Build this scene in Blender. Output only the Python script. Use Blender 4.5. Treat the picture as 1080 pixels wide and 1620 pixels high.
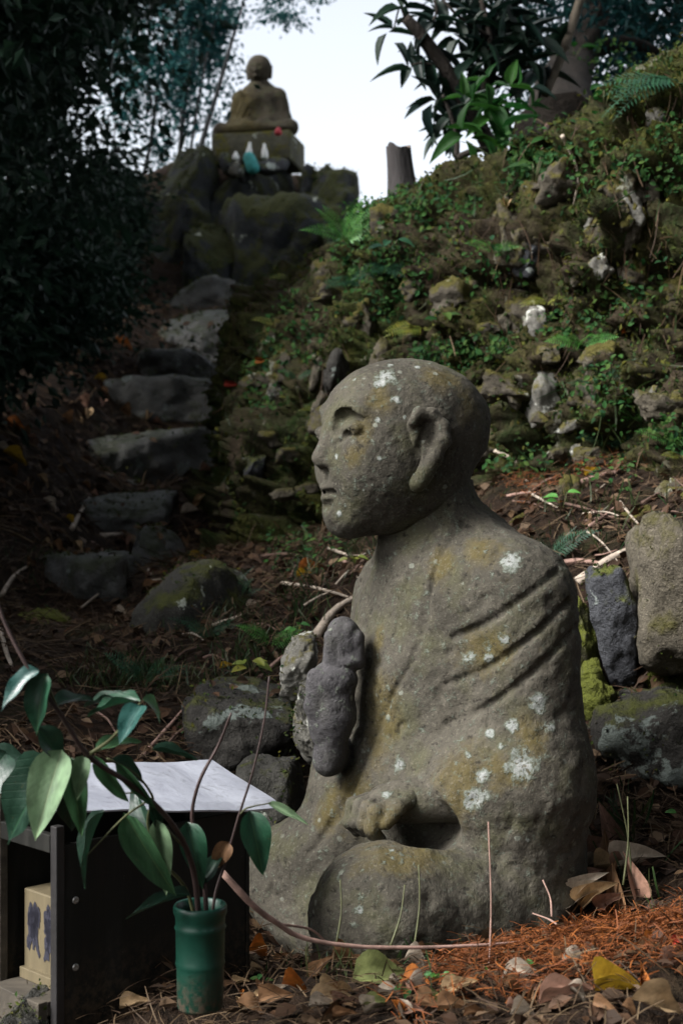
import bpy, math, random
import numpy as np
from mathutils import Vector, Matrix
from mathutils.bvhtree import BVHTree

random.seed(7)
RNG = np.random.default_rng(7)
SC = bpy.context.scene
for _o in list(bpy.data.objects):
    bpy.data.objects.remove(_o)

# ------------------------------------------------------------------ camera, sky, sun, exposure
CAMZ, FPX = 0.75, 2250.0
cam = bpy.data.cameras.new('camera')
cam.sensor_fit = 'VERTICAL'; cam.sensor_height = 36; cam.lens = 50
cam.clip_start = 0.05; cam.clip_end = 900
cam.dof.use_dof = True; cam.dof.focus_distance = 2.16; cam.dof.aperture_fstop = 8.0
camo = bpy.data.objects.new('camera', cam); SC.collection.objects.link(camo)
camo.location = (0, 0, CAMZ); camo.rotation_euler = (math.radians(90), 0, 0)
SC.camera = camo

SUN_DIR = Vector((-0.68, -0.33, 0.66)).normalized()      # towards the sun
SUN_EL = math.asin(SUN_DIR.z); SUN_ROT = math.atan2(SUN_DIR.x, SUN_DIR.y)
W = bpy.data.worlds.new('World'); SC.world = W; W.use_nodes = True
wn = W.node_tree; wn.nodes.clear()
sky = wn.nodes.new('ShaderNodeTexSky'); sky.sky_type = 'NISHITA'; sky.sun_disc = False
sky.sun_elevation = SUN_EL; sky.sun_rotation = SUN_ROT % (2 * math.pi)
sky.air_density = 1.0; sky.dust_density = 3.0; sky.ozone_density = 1.0
hs = wn.nodes.new('ShaderNodeHueSaturation'); hs.inputs['Saturation'].default_value = 0.32
bg = wn.nodes.new('ShaderNodeBackground'); bg.inputs['Strength'].default_value = 0.057
wo = wn.nodes.new('ShaderNodeOutputWorld')
wn.links.new(sky.outputs[0], hs.inputs['Color']); wn.links.new(hs.outputs[0], bg.inputs['Color']); wn.links.new(bg.outputs[0], wo.inputs[0])
sl = bpy.data.lights.new('sun', 'SUN'); sl.energy = 1.5; sl.angle = math.radians(24); sl.color = (1, .98, .955)
so = bpy.data.objects.new('sun', sl); SC.collection.objects.link(so)
so.rotation_euler = SUN_DIR.to_track_quat('Z', 'Y').to_euler(); so.location = (-4, -4, 8)
vs = SC.view_settings
vs.view_transform = 'Standard'; vs.look = 'None'; vs.gamma = 1; vs.exposure = 2.5; vs.use_curve_mapping = False

# ------------------------------------------------------------------ helpers
def P(u, v, Y):
    """world point seen at photo pixel (u, v) at distance Y"""
    return Vector(((u - 540) * Y / FPX, Y, CAMZ + (810 - v) * Y / FPX))

def link(o): SC.collection.objects.link(o); return o

def tag(o, label=None, cat=None, group=None, kind=None):
    if label: o['label'] = label
    if cat: o['category'] = cat
    if group: o['group'] = group
    if kind: o['kind'] = kind
    return o

def thing(name, loc, label, cat, group=None):
    o = link(bpy.data.objects.new(name, None)); o.location = loc; o.empty_display_size = .05
    return tag(o, label, cat, group)

def put(name, me, m, parent=None, smooth=True, kind=None, origin=None):
    if m is not None and not me.materials: me.materials.append(m)
    o = link(bpy.data.objects.new(name, me))
    if parent is not None:
        o.parent = parent
        if parent.type == 'EMPTY': o.matrix_parent_inverse = Matrix.Translation(-Vector(parent.location))
        else: o.matrix_parent_inverse = Matrix.Translation(-Vector(parent.location)) if parent.parent is None else Matrix.Identity(4)
    if kind: o['kind'] = kind
    return o

def npmesh(name, V, F, smooth=True):
    V = np.asarray(V, np.float32); F = np.asarray(F, np.int32)
    me = bpy.data.meshes.new(name)
    k = F.shape[1]
    me.vertices.add(len(V)); me.vertices.foreach_set('co', V.ravel())
    me.loops.add(F.size); me.loops.foreach_set('vertex_index', F.ravel())
    me.polygons.add(len(F))
    me.polygons.foreach_set('loop_start', np.arange(0, F.size, k, dtype=np.int32))
    me.polygons.foreach_set('loop_total', np.full(len(F), k, np.int32))
    me.polygons.foreach_set('use_smooth', np.full(len(F), smooth, bool))
    me.update(calc_edges=True); me.validate()
    return me

class MB:
    """collects loose shapes of ONE part"""
    def __init__(s): s.v = []; s.f = []
    def add(s, vs_, fs_):
        b = len(s.v); s.v += [tuple(v) for v in vs_]; s.f += [tuple(b + i for i in f) for f in fs_]; return s
    def tube(s, pts, rad, n=7, cap=True, wob=0.0):
        pts = [Vector(p) for p in pts]; N = len(pts)
        if not hasattr(rad, '__len__'): rad = [rad] * N
        up = Vector((.13, .31, .94)); rings = []
        for i, p in enumerate(pts):
            d = (pts[min(i + 1, N - 1)] - pts[max(i - 1, 0)]).normalized()
            if abs(d.dot(up)) > .97: up = Vector((.9, .2, .1))
            x = d.cross(up).normalized(); y = x.cross(d)
            rings.append([p + (x * math.cos(2 * math.pi * k / n) + y * math.sin(2 * math.pi * k / n)) * rad[i] * (1 + random.uniform(-wob, wob)) for k in range(n)])
        vs_ = [v for r in rings for v in r]; fs_ = []
        for i in range(N - 1):
            for k in range(n):
                fs_.append((i * n + k, i * n + (k + 1) % n, (i + 1) * n + (k + 1) % n, (i + 1) * n + k))
        if cap: fs_ += [tuple(range(n))[::-1], tuple((N - 1) * n + k for k in range(n))]
        return s.add(vs_, fs_)
    def box(s, c, ax, ay, az):
        c = Vector(c); ax, ay, az = Vector(ax), Vector(ay), Vector(az)
        vs_ = [c + ax * i + ay * j + az * k for k in (-1, 1) for j in (-1, 1) for i in (-1, 1)]
        return s.add(vs_, [(0, 2, 3, 1), (4, 5, 7, 6), (0, 1, 5, 4), (2, 6, 7, 3), (1, 3, 7, 5), (0, 4, 6, 2)])
    def lathe(s, c, prof, n=28):
        c = Vector(c); vs_ = []; fs_ = []
        for r, z in prof:
            vs_ += [c + Vector((r * math.cos(2 * math.pi * k / n), r * math.sin(2 * math.pi * k / n), z)) for k in range(n)]
        for i in range(len(prof) - 1):
            for k in range(n):
                fs_.append((i * n + k, i * n + (k + 1) % n, (i + 1) * n + (k + 1) % n, (i + 1) * n + k))
        return s.add(vs_, fs_)
    def mesh(s, name, smooth=True, bevel=0):
        me = bpy.data.meshes.new(name); me.from_pydata(s.v, [], s.f)
        import bmesh
        bm = bmesh.new(); bm.from_mesh(me)
        bmesh.ops.recalc_face_normals(bm, faces=bm.faces)
        if bevel:
            bmesh.ops.bevel(bm, geom=list(bm.edges), offset=bevel, segments=2, affect='EDGES', profile=.5)
        bm.to_mesh(me); bm.free()
        if smooth: me.polygons.foreach_set('use_smooth', [True] * len(me.polygons))
        return me

def smooth_path(pts, n=6):
    pts = [Vector(p) for p in pts]; out = []
    Q = [pts[0] * 2 - pts[1]] + pts + [pts[-1] * 2 - pts[-2]]
    for i in range(1, len(Q) - 2):
        for k in range(n):
            t = k / n; a, b, c, d = Q[i - 1:i + 3]
            out.append(.5 * ((2 * b) + (c - a) * t + (2 * a - 5 * b + 4 * c - d) * t * t + (-a + 3 * b - 3 * c + d) * t ** 3))
    return out + [pts[-1]]

# numpy gradient noise
_G = np.array([[1,1,0],[-1,1,0],[1,-1,0],[-1,-1,0],[1,0,1],[-1,0,1],[1,0,-1],[-1,0,-1],[0,1,1],[0,-1,1],[0,1,-1],[0,-1,-1],[1,1,0],[-1,1,0],[0,-1,1],[0,-1,-1]], np.float32)
def gnoise(p, seed=0):
    p = np.asarray(p, np.float32); i = np.floor(p).astype(np.int64); f = p - i
    w = f * f * f * (f * (f * 6 - 15) + 10); r = 0
    for dx in (0, 1):
        for dy in (0, 1):
            for dz in (0, 1):
                h = (i[..., 0] + dx) * 374761393 + (i[..., 1] + dy) * 668265263 + (i[..., 2] + dz) * 2147483647 + seed * 974711
                h = (h ^ (h >> 13)) * 1274126177; h = (h ^ (h >> 16)) & 15
                g = _G[h]
                d = g[..., 0] * (f[..., 0] - dx) + g[..., 1] * (f[..., 1] - dy) + g[..., 2] * (f[..., 2] - dz)
                r = r + d * (w[..., 0] if dx else 1 - w[..., 0]) * (w[..., 1] if dy else 1 - w[..., 1]) * (w[..., 2] if dz else 1 - w[..., 2])
    return r
def fbm(p, sc=1., oc=4, seed=0, gain=.5):
    p = np.asarray(p, np.float32) * sc; a = 1.; r = 0
    for k in range(oc):
        r = r + a * gnoise(p, seed + k * 17); p = p * 2.03 + 3.7; a *= gain
    return r

# signed distance sculpting
def ell(p, c, r):
    q = p - np.array(c, np.float32); r = np.array(r, np.float32)
    k0 = np.sqrt(((q / r) ** 2).sum(-1)); k1 = np.sqrt(((q / (r * r)) ** 2).sum(-1)) + 1e-6
    return k0 * (k0 - 1) / k1
def cap(p, a, b, ra, rb):
    a = np.array(a, np.float32); b = np.array(b, np.float32); ba = b - a
    h = np.clip(((p - a) * ba).sum(-1) / (ba * ba).sum(), 0, 1)
    return np.sqrt(((p - a - h[..., None] * ba) ** 2).sum(-1)) - (ra + (rb - ra) * h)
def smin(a, b, k):
    h = np.clip(.5 + .5 * (b - a) / k, 0, 1); return b * (1 - h) + a * h - k * h * (1 - h)
def smax(a, b, k): return -smin(-a, -b, k)
def chain(p, pts, rs, k=.01):
    d = None
    for i in range(len(pts) - 1):
        e = cap(p, pts[i], pts[i + 1], rs[i], rs[i + 1]); d = e if d is None else smin(d, e, k)
    return d

def surface_nets(fn, lo, hi, h):
    lo = np.array(lo, np.float32); n = np.ceil((np.array(hi) - lo) / h).astype(int) + 1
    ax = [lo[i] + h * np.arange(n[i], dtype=np.float32) for i in range(3)]
    G = np.stack(np.meshgrid(*ax, indexing='ij'), -1)
    D = fn(G); s = D < 0
    nx, ny, nz = n - 1
    cnt = np.zeros((nx, ny, nz), np.float32); pos = np.zeros((nx, ny, nz, 3), np.float32)
    cs = [(a, b, c) for a in (0, 1) for b in (0, 1) for c in (0, 1)]
    sl_ = lambda A, o: A[o[0]:o[0] + nx, o[1]:o[1] + ny, o[2]:o[2] + nz]
    for a in cs:
        for ax_ in range(3):
            if a[ax_]: continue
            b = list(a); b[ax_] = 1
            m = sl_(s, a) != sl_(s, b)
            ii = np.nonzero(m)
            d0 = sl_(D, a)[ii]; d1 = sl_(D, b)[ii]; t = d0 / (d0 - d1)
            q = np.tile(np.array(a, np.float32), (len(t), 1)); q[:, ax_] += t
            pos[ii] += q; cnt[ii] += 1
    act = cnt > 0; idx = -np.ones((nx, ny, nz), np.int32); idx[act] = np.arange(act.sum())
    cell = np.stack(np.nonzero(act), -1)
    V = lo + h * (cell + pos[act] / cnt[act][:, None])
    Fs = []
    for ax_ in range(3):
        o1, o2 = [(1, 2), (2, 0), (0, 1)][ax_]
        b = [0, 0, 0]; b[ax_] = 1
        S0 = s[:n[0] - b[0], :n[1] - b[1], :n[2] - b[2]]; S1 = s[b[0]:, b[1]:, b[2]:]
        e = np.stack(np.nonzero(S0 != S1), -1)
        ok = (e[:, o1] > 0) & (e[:, o2] > 0) & (e[:, o1] < n[o1] - 1) & (e[:, o2] < n[o2] - 1)
        e = e[ok]; q = []
        for d1, d2 in ((1, 1), (0, 1), (0, 0), (1, 0)):
            c = e.copy(); c[:, o1] -= d1; c[:, o2] -= d2; q.append(idx[c[:, 0], c[:, 1], c[:, 2]])
        q = np.stack(q, -1)
        flip = ~S0[e[:, 0], e[:, 1], e[:, 2]]
        q[flip] = q[flip][:, ::-1]; Fs.append(q)
    return V, np.concatenate(Fs)

def rotz(a): return Matrix.Rotation(a, 4, 'Z')
def frame(d, nrm):
    y = Vector(d).normalized(); x = y.cross(Vector(nrm))
    if x.length < 1e-4: x = y.cross(Vector((.3, .5, .8)))
    x.normalize(); z = x.cross(y)
    return Matrix((x, y, z)).transposed()

def frames_np(d, nrm):
    d = d / np.linalg.norm(d, axis=1, keepdims=True)
    x = np.cross(d, nrm); x /= np.linalg.norm(x, axis=1, keepdims=True) + 1e-9
    z = np.cross(x, d)
    return np.stack([x, d, z], -1)      # columns

def scatter(T, F, pos, R, sx, sy):
    """one joined mesh of small copies of template T/F"""
    T = np.asarray(T, np.float32); F = np.asarray(F, np.int64)
    S = np.stack([sx, sy, sy], -1)
    V = np.einsum('nij,nkj->nki', R, T[None] * S[:, None, :]) + pos[:, None, :]
    FF = (F[None] + (np.arange(len(pos)) * len(T))[:, None, None]).reshape(-1, F.shape[1])
    return V.reshape(-1, 3), FF

LEAF_T = [(0, 0, 0), (.32, .3, .07), (.38, .6, .05), (0, 1, -.12), (-.38, .6, .05), (-.32, .3, .07), (0, .5, -.03)]
LEAF_F = [(0, 1, 6), (1, 2, 6), (2, 3, 6), (3, 4, 6), (4, 5, 6), (5, 0, 6)]
QUAD_T = [(0, 0, 0), (.5, .45, .08), (0, 1, -.08), (-.5, .45, .08)]
QUAD_F = [(0, 1, 2, 3)]
BLADE_T = [(-.5, 0, 0), (.5, 0, 0), (.3, .55, .1), (0, 1, -.15), (-.3, .55, .1)]
BLADE_F = [(0, 1, 2), (0, 2, 4), (4, 2, 3)]

def leaf_mesh(name, fold=.12, curl=.25, shape=.55, seg=9, wave=.0, seed=0):
    """a single leaf, length 1 along +Y, width 1 across X, midrib folded, tip curling down"""
    r = random.Random(seed); vs_ = []; fs_ = []
    for i in range(seg + 1):
        t = i / seg
        w = .5 * (math.sin(math.pi * t ** shape) ** .85 if 0 < t < 1 else 0.0) + .004
        z = -curl * t * t; wv = wave * math.sin(t * 11 + seed)
        for k, sx in ((0, -1), (1, -.5), (2, 0), (3, .5), (4, 1)):
            vs_.append((sx * w, t, z + abs(sx) * w * fold * 2 + (wv * sx if k != 2 else 0) - (.012 if k == 2 else 0)))
    for i in range(seg):
        for k in range(4):
            a = i * 5 + k; fs_.append((a, a + 1, a + 6, a + 5))
    return npmesh(name, vs_, fs_)

# ------------------------------------------------------------------ materials
def newmat(name):
    m = bpy.data.materials.new(name); m.use_nodes = True; nt = m.node_tree; nt.nodes.clear()
    out = nt.nodes.new('ShaderNodeOutputMaterial'); return m, nt, out
def nd(nt, typ, ins=None, **at):
    n = nt.nodes.new(typ)
    for k, v in at.items(): setattr(n, k, v)
    for k, v in (ins or {}).items():
        if isinstance(v, bpy.types.NodeSocket): nt.links.new(v, n.inputs[k])
        else: n.inputs[k].default_value = v
    return n
def col(c): return (c[0], c[1], c[2], 1.0)
def noise(nt, vec, sc, det=4, rough=.55, dist=0.):
    return nd(nt, 'ShaderNodeTexNoise', {'Vector': vec, 'Scale': sc, 'Detail': det, 'Roughness': rough, 'Distortion': dist}).outputs['Fac']
def remap(nt, val, a, b, c=0., d=1.):
    return nd(nt, 'ShaderNodeMapRange', {'Value': val, 'From Min': a, 'From Max': b, 'To Min': c, 'To Max': d}).outputs[0]
def mixc(nt, f, a, b, blend='MIX'):
    n = nt.nodes.new('ShaderNodeMix'); n.data_type = 'RGBA'; n.blend_type = blend
    for i, v in ((0, f), (6, a), (7, b)):
        if isinstance(v, bpy.types.NodeSocket): nt.links.new(v, n.inputs[i])
        else: n.inputs[i].default_value = v if i == 0 else col(v)
    return n.outputs[2]
def math_(nt, op, a, b=0.):
    n = nt.nodes.new('ShaderNodeMath'); n.operation = op
    for i, v in ((0, a), (1, b)):
        if isinstance(v, bpy.types.NodeSocket): nt.links.new(v, n.inputs[i])
        else: n.inputs[i].default_value = v
    return n.outputs[0]
def ramp(nt, fac, stops):
    n = nt.nodes.new('ShaderNodeValToRGB'); cr = n.color_ramp
    while len(cr.elements) < len(stops): cr.elements.new(.5)
    for e, (p, c) in zip(cr.elements, stops): e.position = p; e.color = col(c)
    nt.links.new(fac, n.inputs[0]); return n.outputs[0]
def bump(nt, h, strength, dist, normal=None):
    ins = {'Height': h, 'Strength': strength, 'Distance': dist}
    if normal is not None: ins['Normal'] = normal
    return nd(nt, 'ShaderNodeBump', ins).outputs[0]
def bsdf(nt, out, c, rough=.85, normal=None, spec=.3, **kw):
    ins = {'Base Color': c if isinstance(c, bpy.types.NodeSocket) else col(c), 'Roughness': rough, 'Specular IOR Level': spec}
    if normal is not None: ins['Normal'] = normal
    ins.update(kw)
    b = nd(nt, 'ShaderNodeBsdfPrincipled', ins); nt.links.new(b.outputs[0], out.inputs[0]); return b
def objvec(nt): return nt.nodes.new('ShaderNodeTexCoord').outputs['Object']
def posvec(nt): return nt.nodes.new('ShaderNodeNewGeometry').outputs['Position']

def rock_mat(name, base, dark, moss=(.05, .055, .012), moss_amt=.3, lich=(.42, .45, .38), lich_amt=.2, sc=1., speck=1., rough=.88, spec=.25):
    m, nt, out = newmat(name); v = posvec(nt)
    big = noise(nt, v, 5 * sc, 5, .6); mid = noise(nt, v, 28 * sc, 5, .65); fine = noise(nt, v, 160 * sc, 4, .7)
    c = mixc(nt, remap(nt, big, .35, .65), dark, base)
    c = mixc(nt, remap(nt, mid, .35, .7, 0, .75), c, tuple(x * .45 for x in base))
    c = mixc(nt, remap(nt, fine, .55, .72, 0, .55 * speck), c, tuple(min(1, x * 2.0) for x in base))
    c = mixc(nt, remap(nt, fine, .44, .3, 0, .7 * speck), c, tuple(x * .3 for x in dark))
    nz = nd(nt, 'ShaderNodeSeparateXYZ', {0: nt.nodes.new('ShaderNodeNewGeometry').outputs['Normal']}).outputs[2]
    mm = math_(nt, 'ADD', noise(nt, v, 9 * sc, 6, .65), math_(nt, 'MULTIPLY', nz, .16))
    mm = remap(nt, mm, .72 - .42 * moss_amt, .84 - .42 * moss_amt)
    mc = mixc(nt, noise(nt, v, 60 * sc, 3), tuple(x * .5 for x in moss), tuple(x * 1.7 for x in moss))
    c = mixc(nt, mm, c, mc)
    ln = math_(nt, 'ADD', noise(nt, v, 7 * sc + 1.3, 2, .5), math_(nt, 'MULTIPLY', noise(nt, v, 55 * sc, 4, .7), .4))
    lm = remap(nt, ln, .96 - .3 * lich_amt, 1.0 - .3 * lich_amt, 0, .85)
    c = mixc(nt, lm, c, lich)
    h = math_(nt, 'ADD', math_(nt, 'MULTIPLY', mid, 1.0), math_(nt, 'MULTIPLY', fine, .35))
    n1 = bump(nt, h, .9, .02 / sc)
    n1 = bump(nt, math_(nt, 'MULTIPLY', mm, noise(nt, v, 120 * sc, 3)), .8, .012 / sc, n1)
    bsdf(nt, out, c, rough, n1, spec); return m

M_rock = rock_mat('dark_rock', (.06, .058, .05), (.028, .027, .023), moss_amt=.3, lich_amt=.35)
M_rockl = rock_mat('lichened_rock', (.05, .047, .041), (.022, .02, .018), moss_amt=.22, lich=(.17, .20, .18), lich_amt=.62)
M_tan = rock_mat('tan_rock', (.135, .118, .088), (.07, .06, .043), moss=(.055, .05, .015), moss_amt=.42, lich_amt=.1)
M_pale = rock_mat('pale_rock', (.19, .185, .165), (.085, .08, .065), moss=(.09, .08, .025), moss_amt=.3, lich=(.55, .56, .5), lich_amt=.5, sc=2)
M_slate = rock_mat('slate_rock', (.065, .068, .076), (.035, .036, .042), moss=(.06, .068, .012), moss_amt=.42, lich=(.40, .45, .42), lich_amt=.55)
M_step = rock_mat('step_rock', (.105, .106, .10), (.052, .053, .05), moss=(.026, .032, .012), moss_amt=.4, lich=(.16, .19, .18), lich_amt=.3, rough=.5, spec=.55)
M_mossrock = rock_mat('mossy_rock', (.10, .095, .06), (.05, .045, .03), moss=(.075, .085, .012), moss_amt=.85, lich_amt=.1)
M_bankrock = rock_mat('bank_rock', (.105, .092, .07), (.05, .042, .03), moss=(.065, .058, .012), moss_amt=.62, lich=(.3, .31, .25), lich_amt=.25, sc=1.4)
M_peak = rock_mat('outcrop_rock', (.035, .04, .042), (.018, .02, .023), moss=(.028, .032, .008), moss_amt=.6, lich_amt=.1, sc=.6)

def leaf_mat(name, cols, trans=.25, rough=.42, spec=.45, vein=True):
    m, nt, out = newmat(name)
    g = nt.nodes.new('ShaderNodeNewGeometry'); oi = nt.nodes.new('ShaderNodeObjectInfo')
    r = math_(nt, 'FRACT', math_(nt, 'ADD', g.outputs['Random Per Island'], oi.outputs['Random']))
    c = ramp(nt, r, [(i / max(1, len(cols) - 1), k) for i, k in enumerate(cols)])
    v = objvec(nt); n = noise(nt, v, 9, 3)
    c = mixc(nt, remap(nt, n, .35, .75, 0, .45), c, tuple(x * .5 for x in cols[0]))
    b = nd(nt, 'ShaderNodeBsdfPrincipled', {'Base Color': c, 'Roughness': rough, 'Specular IOR Level': spec})
    t = nd(nt, 'ShaderNodeBsdfTranslucent', {'Color': c})
    mx = nd(nt, 'ShaderNodeMixShader', {0: trans, 1: b.outputs[0], 2: t.outputs[0]})
    nt.links.new(mx.outputs[0], out.inputs[0]); return m

M_leafdark = leaf_mat('dark_leaf', [(.010, .028, .018), (.016, .04, .02), (.007, .018, .013)], .2, .6, .2)
M_leafblue = leaf_mat('bluish_leaf', [(.012, .07, .075), (.02, .085, .075), (.01, .05, .065)], .5, .55, .2)
M_shrub = leaf_mat('shrub_leaf', [(.007, .02, .018), (.011, .032, .016), (.006, .014, .014)], .2, .5, .25)  # backlit silhouette of the whorls put into the leaf colour
M_shrubgreen = leaf_mat('lit_shrub_leaf', [(.012, .07, .014), (.03, .10, .014), (.010, .05, .012)], .45, .55, .2)  # leaves that catch the light, their brightness put into the colour
M_bigleaf = leaf_mat('evergreen_leaf', [(.018, .085, .045), (.025, .10, .05)], .12, .28, .6)
M_bigpale = leaf_mat('evergreen_leaf_underside', [(.20, .31, .17), (.24, .34, .20)], .15, .45)
M_bigmid = leaf_mat('evergreen_leaf_mid', [(.07, .16, .07), (.10, .2, .08)], .15, .35)
M_bigdark = leaf_mat('evergreen_leaf_dark', [(.012, .045, .025), (.015, .055, .03)], .1, .3, .5)
M_bigteal = leaf_mat('evergreen_leaf_gloss', [(.03, .11, .10), (.04, .12, .12)], .05, .2, .8)
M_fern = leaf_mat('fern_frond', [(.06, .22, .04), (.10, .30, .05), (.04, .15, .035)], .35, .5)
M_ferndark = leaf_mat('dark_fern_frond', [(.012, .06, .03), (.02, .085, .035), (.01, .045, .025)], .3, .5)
M_fernyel = leaf_mat('yellow_fern_frond', [(.22, .24, .03), (.16, .22, .04), (.28, .25, .04)], .35, .5)
M_litter = leaf_mat('leaf_litter', [(.03, .015, .008), (.06, .03, .014), (.018, .010, .006), (.10, .06, .03), (.045, .018, .009), (.15, .10, .06), (.025, .015, .009), (.04, .02, .01)], .1, .7, .2)
M_litterdark = leaf_mat('dark_leaf_litter', [(.035, .018, .011), (.06, .03, .016), (.02, .012, .008), (.08, .04, .018), (.03, .016, .01), (.15, .10, .06)], .1, .7, .2)
M_needle = leaf_mat('cedar_needles', [(.20, .062, .016), (.11, .032, .010), (.27, .09, .022), (.05, .018, .008), (.15, .045, .014), (.07, .026, .012)], .15, .65, .2)
M_moss = leaf_mat('moss', [(.018, .042, .012), (.045, .062, .012), (.095, .088, .016), (.026, .062, .016), (.045, .034, .017), (.06, .072, .015), (.014, .045, .018)], .25, .8, .1)
M_cover = leaf_mat('creeping_plants', [(.016, .07, .02), (.04, .105, .022), (.02, .06, .028), (.07, .12, .026), (.025, .085, .026)], .35, .75, .12)
M_grass = leaf_mat('grass_blade', [(.016, .05, .014), (.03, .065, .016), (.055, .055, .018), (.016, .04, .014)], .35, .5)
M_straw = leaf_mat('dry_strands', [(.07, .045, .025), (.045, .026, .015), (.13, .09, .05), (.03, .017, .01), (.05, .03, .018)], .2, .7, .2)
def veined_mat(name, c, trans, rough, spec, vein):
    m, nt, out = newmat(name); v = objvec(nt); xyz = nd(nt, 'ShaderNodeSeparateXYZ', {0: v}); oi = nt.nodes.new('ShaderNodeObjectInfo')
    ax = math_(nt, 'ABSOLUTE', xyz.outputs[0]); rib = remap(nt, ax, .030, .012)
    sv = math_(nt, 'SINE', math_(nt, 'MULTIPLY', math_(nt, 'SUBTRACT', xyz.outputs[1], math_(nt, 'MULTIPLY', ax, .75)), 62.))
    sv = remap(nt, sv, .82, 1., 0, .22); vn = math_(nt, 'MAXIMUM', rib, sv)
    off = nd(nt, 'ShaderNodeVectorMath', {0: v, 1: oi.outputs['Location']}, operation='ADD').outputs[0]
    n = noise(nt, off, 3.2, 4, .65); n2 = noise(nt, off, 14, 3, .7)
    cc = mixc(nt, remap(nt, n, .35, .68), tuple(x * .6 for x in c), tuple(min(1, x * 1.25) for x in c))
    cc = mixc(nt, remap(nt, n2, .66, .74, 0, .7), cc, (.12, .09, .04))
    cc = mixc(nt, math_(nt, 'MULTIPLY', vn, .6), cc, vein)
    nn = bump(nt, math_(nt, 'SUBTRACT', math_(nt, 'MULTIPLY', n2, .3), vn), .25, .003)
    b = nd(nt, 'ShaderNodeBsdfPrincipled', {'Base Color': cc, 'Roughness': remap(nt, n, .3, .7, rough - .08, rough + .2), 'Specular IOR Level': spec, 'Normal': nn})
    t = nd(nt, 'ShaderNodeBsdfTranslucent', {'Color': cc}); mx = nd(nt, 'ShaderNodeMixShader', {0: trans, 1: b.outputs[0], 2: t.outputs[0]})
    nt.links.new(mx.outputs[0], out.inputs[0]); return m
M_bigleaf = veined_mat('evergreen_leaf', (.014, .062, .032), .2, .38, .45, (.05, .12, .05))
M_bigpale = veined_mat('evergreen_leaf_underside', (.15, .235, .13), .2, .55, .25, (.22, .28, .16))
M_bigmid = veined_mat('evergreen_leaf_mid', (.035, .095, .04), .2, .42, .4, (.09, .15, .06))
M_bigdark = veined_mat('evergreen_leaf_dark', (.008, .030, .017), .15, .4, .4, (.02, .06, .03))  # deep green blades, darker than the rest of the spray
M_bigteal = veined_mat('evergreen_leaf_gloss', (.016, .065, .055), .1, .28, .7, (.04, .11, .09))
def flat_leaf(name, c, trans=.2): return veined_mat(name, tuple(x * .8 for x in c), trans, .6, .2, tuple(min(1, x * 1.25) for x in c))
M_lyellow = flat_leaf('yellow_fallen_leaf', (.50, .32, .03)); M_lorange = flat_leaf('orange_fallen_leaf', (.34, .11, .02))
M_ltan = flat_leaf('tan_fallen_leaf', (.42, .29, .16)); M_lpale = flat_leaf('pale_fallen_leaf', (.5, .42, .33)); M_lbrown = flat_leaf('brown_fallen_leaf', (.22, .12, .06))
M_lred = flat_leaf('red_fallen_leaf', (.4, .05, .03)); M_lgreen = flat_leaf('green_fallen_leaf', (.15, .17, .06)); M_lpink = flat_leaf('pinkish_dry_leaf', (.30, .17, .12))

def simple_mat(name, c, rough=.6, var=.4, sc=20, bd=.003, bs=.4, metal=0., spec=.4, stretch=(1, 1, 1), c2=None):
    m, nt, out = newmat(name)
    v = nd(nt, 'ShaderNodeMapping', {'Vector': objvec(nt), 'Scale': stretch}).outputs[0]
    n = noise(nt, v, sc, 6, .6); n2 = noise(nt, v, sc * 7, 3, .6)
    cc = mixc(nt, remap(nt, n, .3, .7), tuple(x * (1 - var) for x in c), c2 or tuple(min(1, x * (1 + var)) for x in c))
    nn = bump(nt, math_(nt, 'ADD', n, math_(nt, 'MULTIPLY', n2, .5)), bs, bd)
    bsdf(nt, out, cc, rough, nn, spec, Metallic=metal); return m
M_bark = simple_mat('bark', (.022, .017, .013), .9, .6, 6, .02, .9, stretch=(3, 3, .5))
M_barkdark = simple_mat('dark_bark', (.018, .02, .022), .9, .5, 6, .02, .9, stretch=(3, 3, .5))
M_barkpale = simple_mat('pale_bark', (.09, .075, .055), .9, .5, 10, .01, .7, stretch=(3, 3, .6))
M_twig = simple_mat('twig', (.10, .06, .045), .8, .5, 40, .003, .5)
M_twigpink = simple_mat('pinkish_twig', (.24, .15, .12), .8, .4, 40, .003, .5)
M_twigpale = simple_mat('bleached_twig', (.36, .30, .24), .8, .4, 40, .003, .5)
M_stem = simple_mat('green_stem', (.07, .075, .03), .6, .4, 40, .002, .3)
M_stemdark = simple_mat('dark_stem', (.035, .02, .018), .6, .4, 40, .002, .3)
M_panel = simple_mat('blackened_panel', (.006, .0062, .005), .6, .5, 18, .002, .3, spec=.3, stretch=(1, 1, .4))
def panel_mat():
    m, nt, out = newmat('dusty_black_panel'); v = posvec(nt)
    st = nd(nt, 'ShaderNodeMapping', {'Vector': v, 'Scale': (1, 1, .12)}).outputs[0]
    n = noise(nt, st, 40, 5, .7); f = noise(nt, v, 90, 4, .7); z = nd(nt, 'ShaderNodeSeparateXYZ', {0: v}).outputs[2]
    c = mixc(nt, remap(nt, n, .5, .75, 0, .6), (.006, .0062, .005), (.026, .024, .02))
    c = mixc(nt, math_(nt, 'MULTIPLY', remap(nt, z, .22, .12), remap(nt, f, .42, .62)), c, (.05, .036, .022))
    c = mixc(nt, remap(nt, f, .68, .76, 0, .6), c, (.06, .06, .055))
    bsdf(nt, out, c, remap(nt, n, .3, .7, .5, .8), bump(nt, math_(nt, 'ADD', n, f), .25, .002), .25); return m
M_panel = panel_mat()
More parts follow.
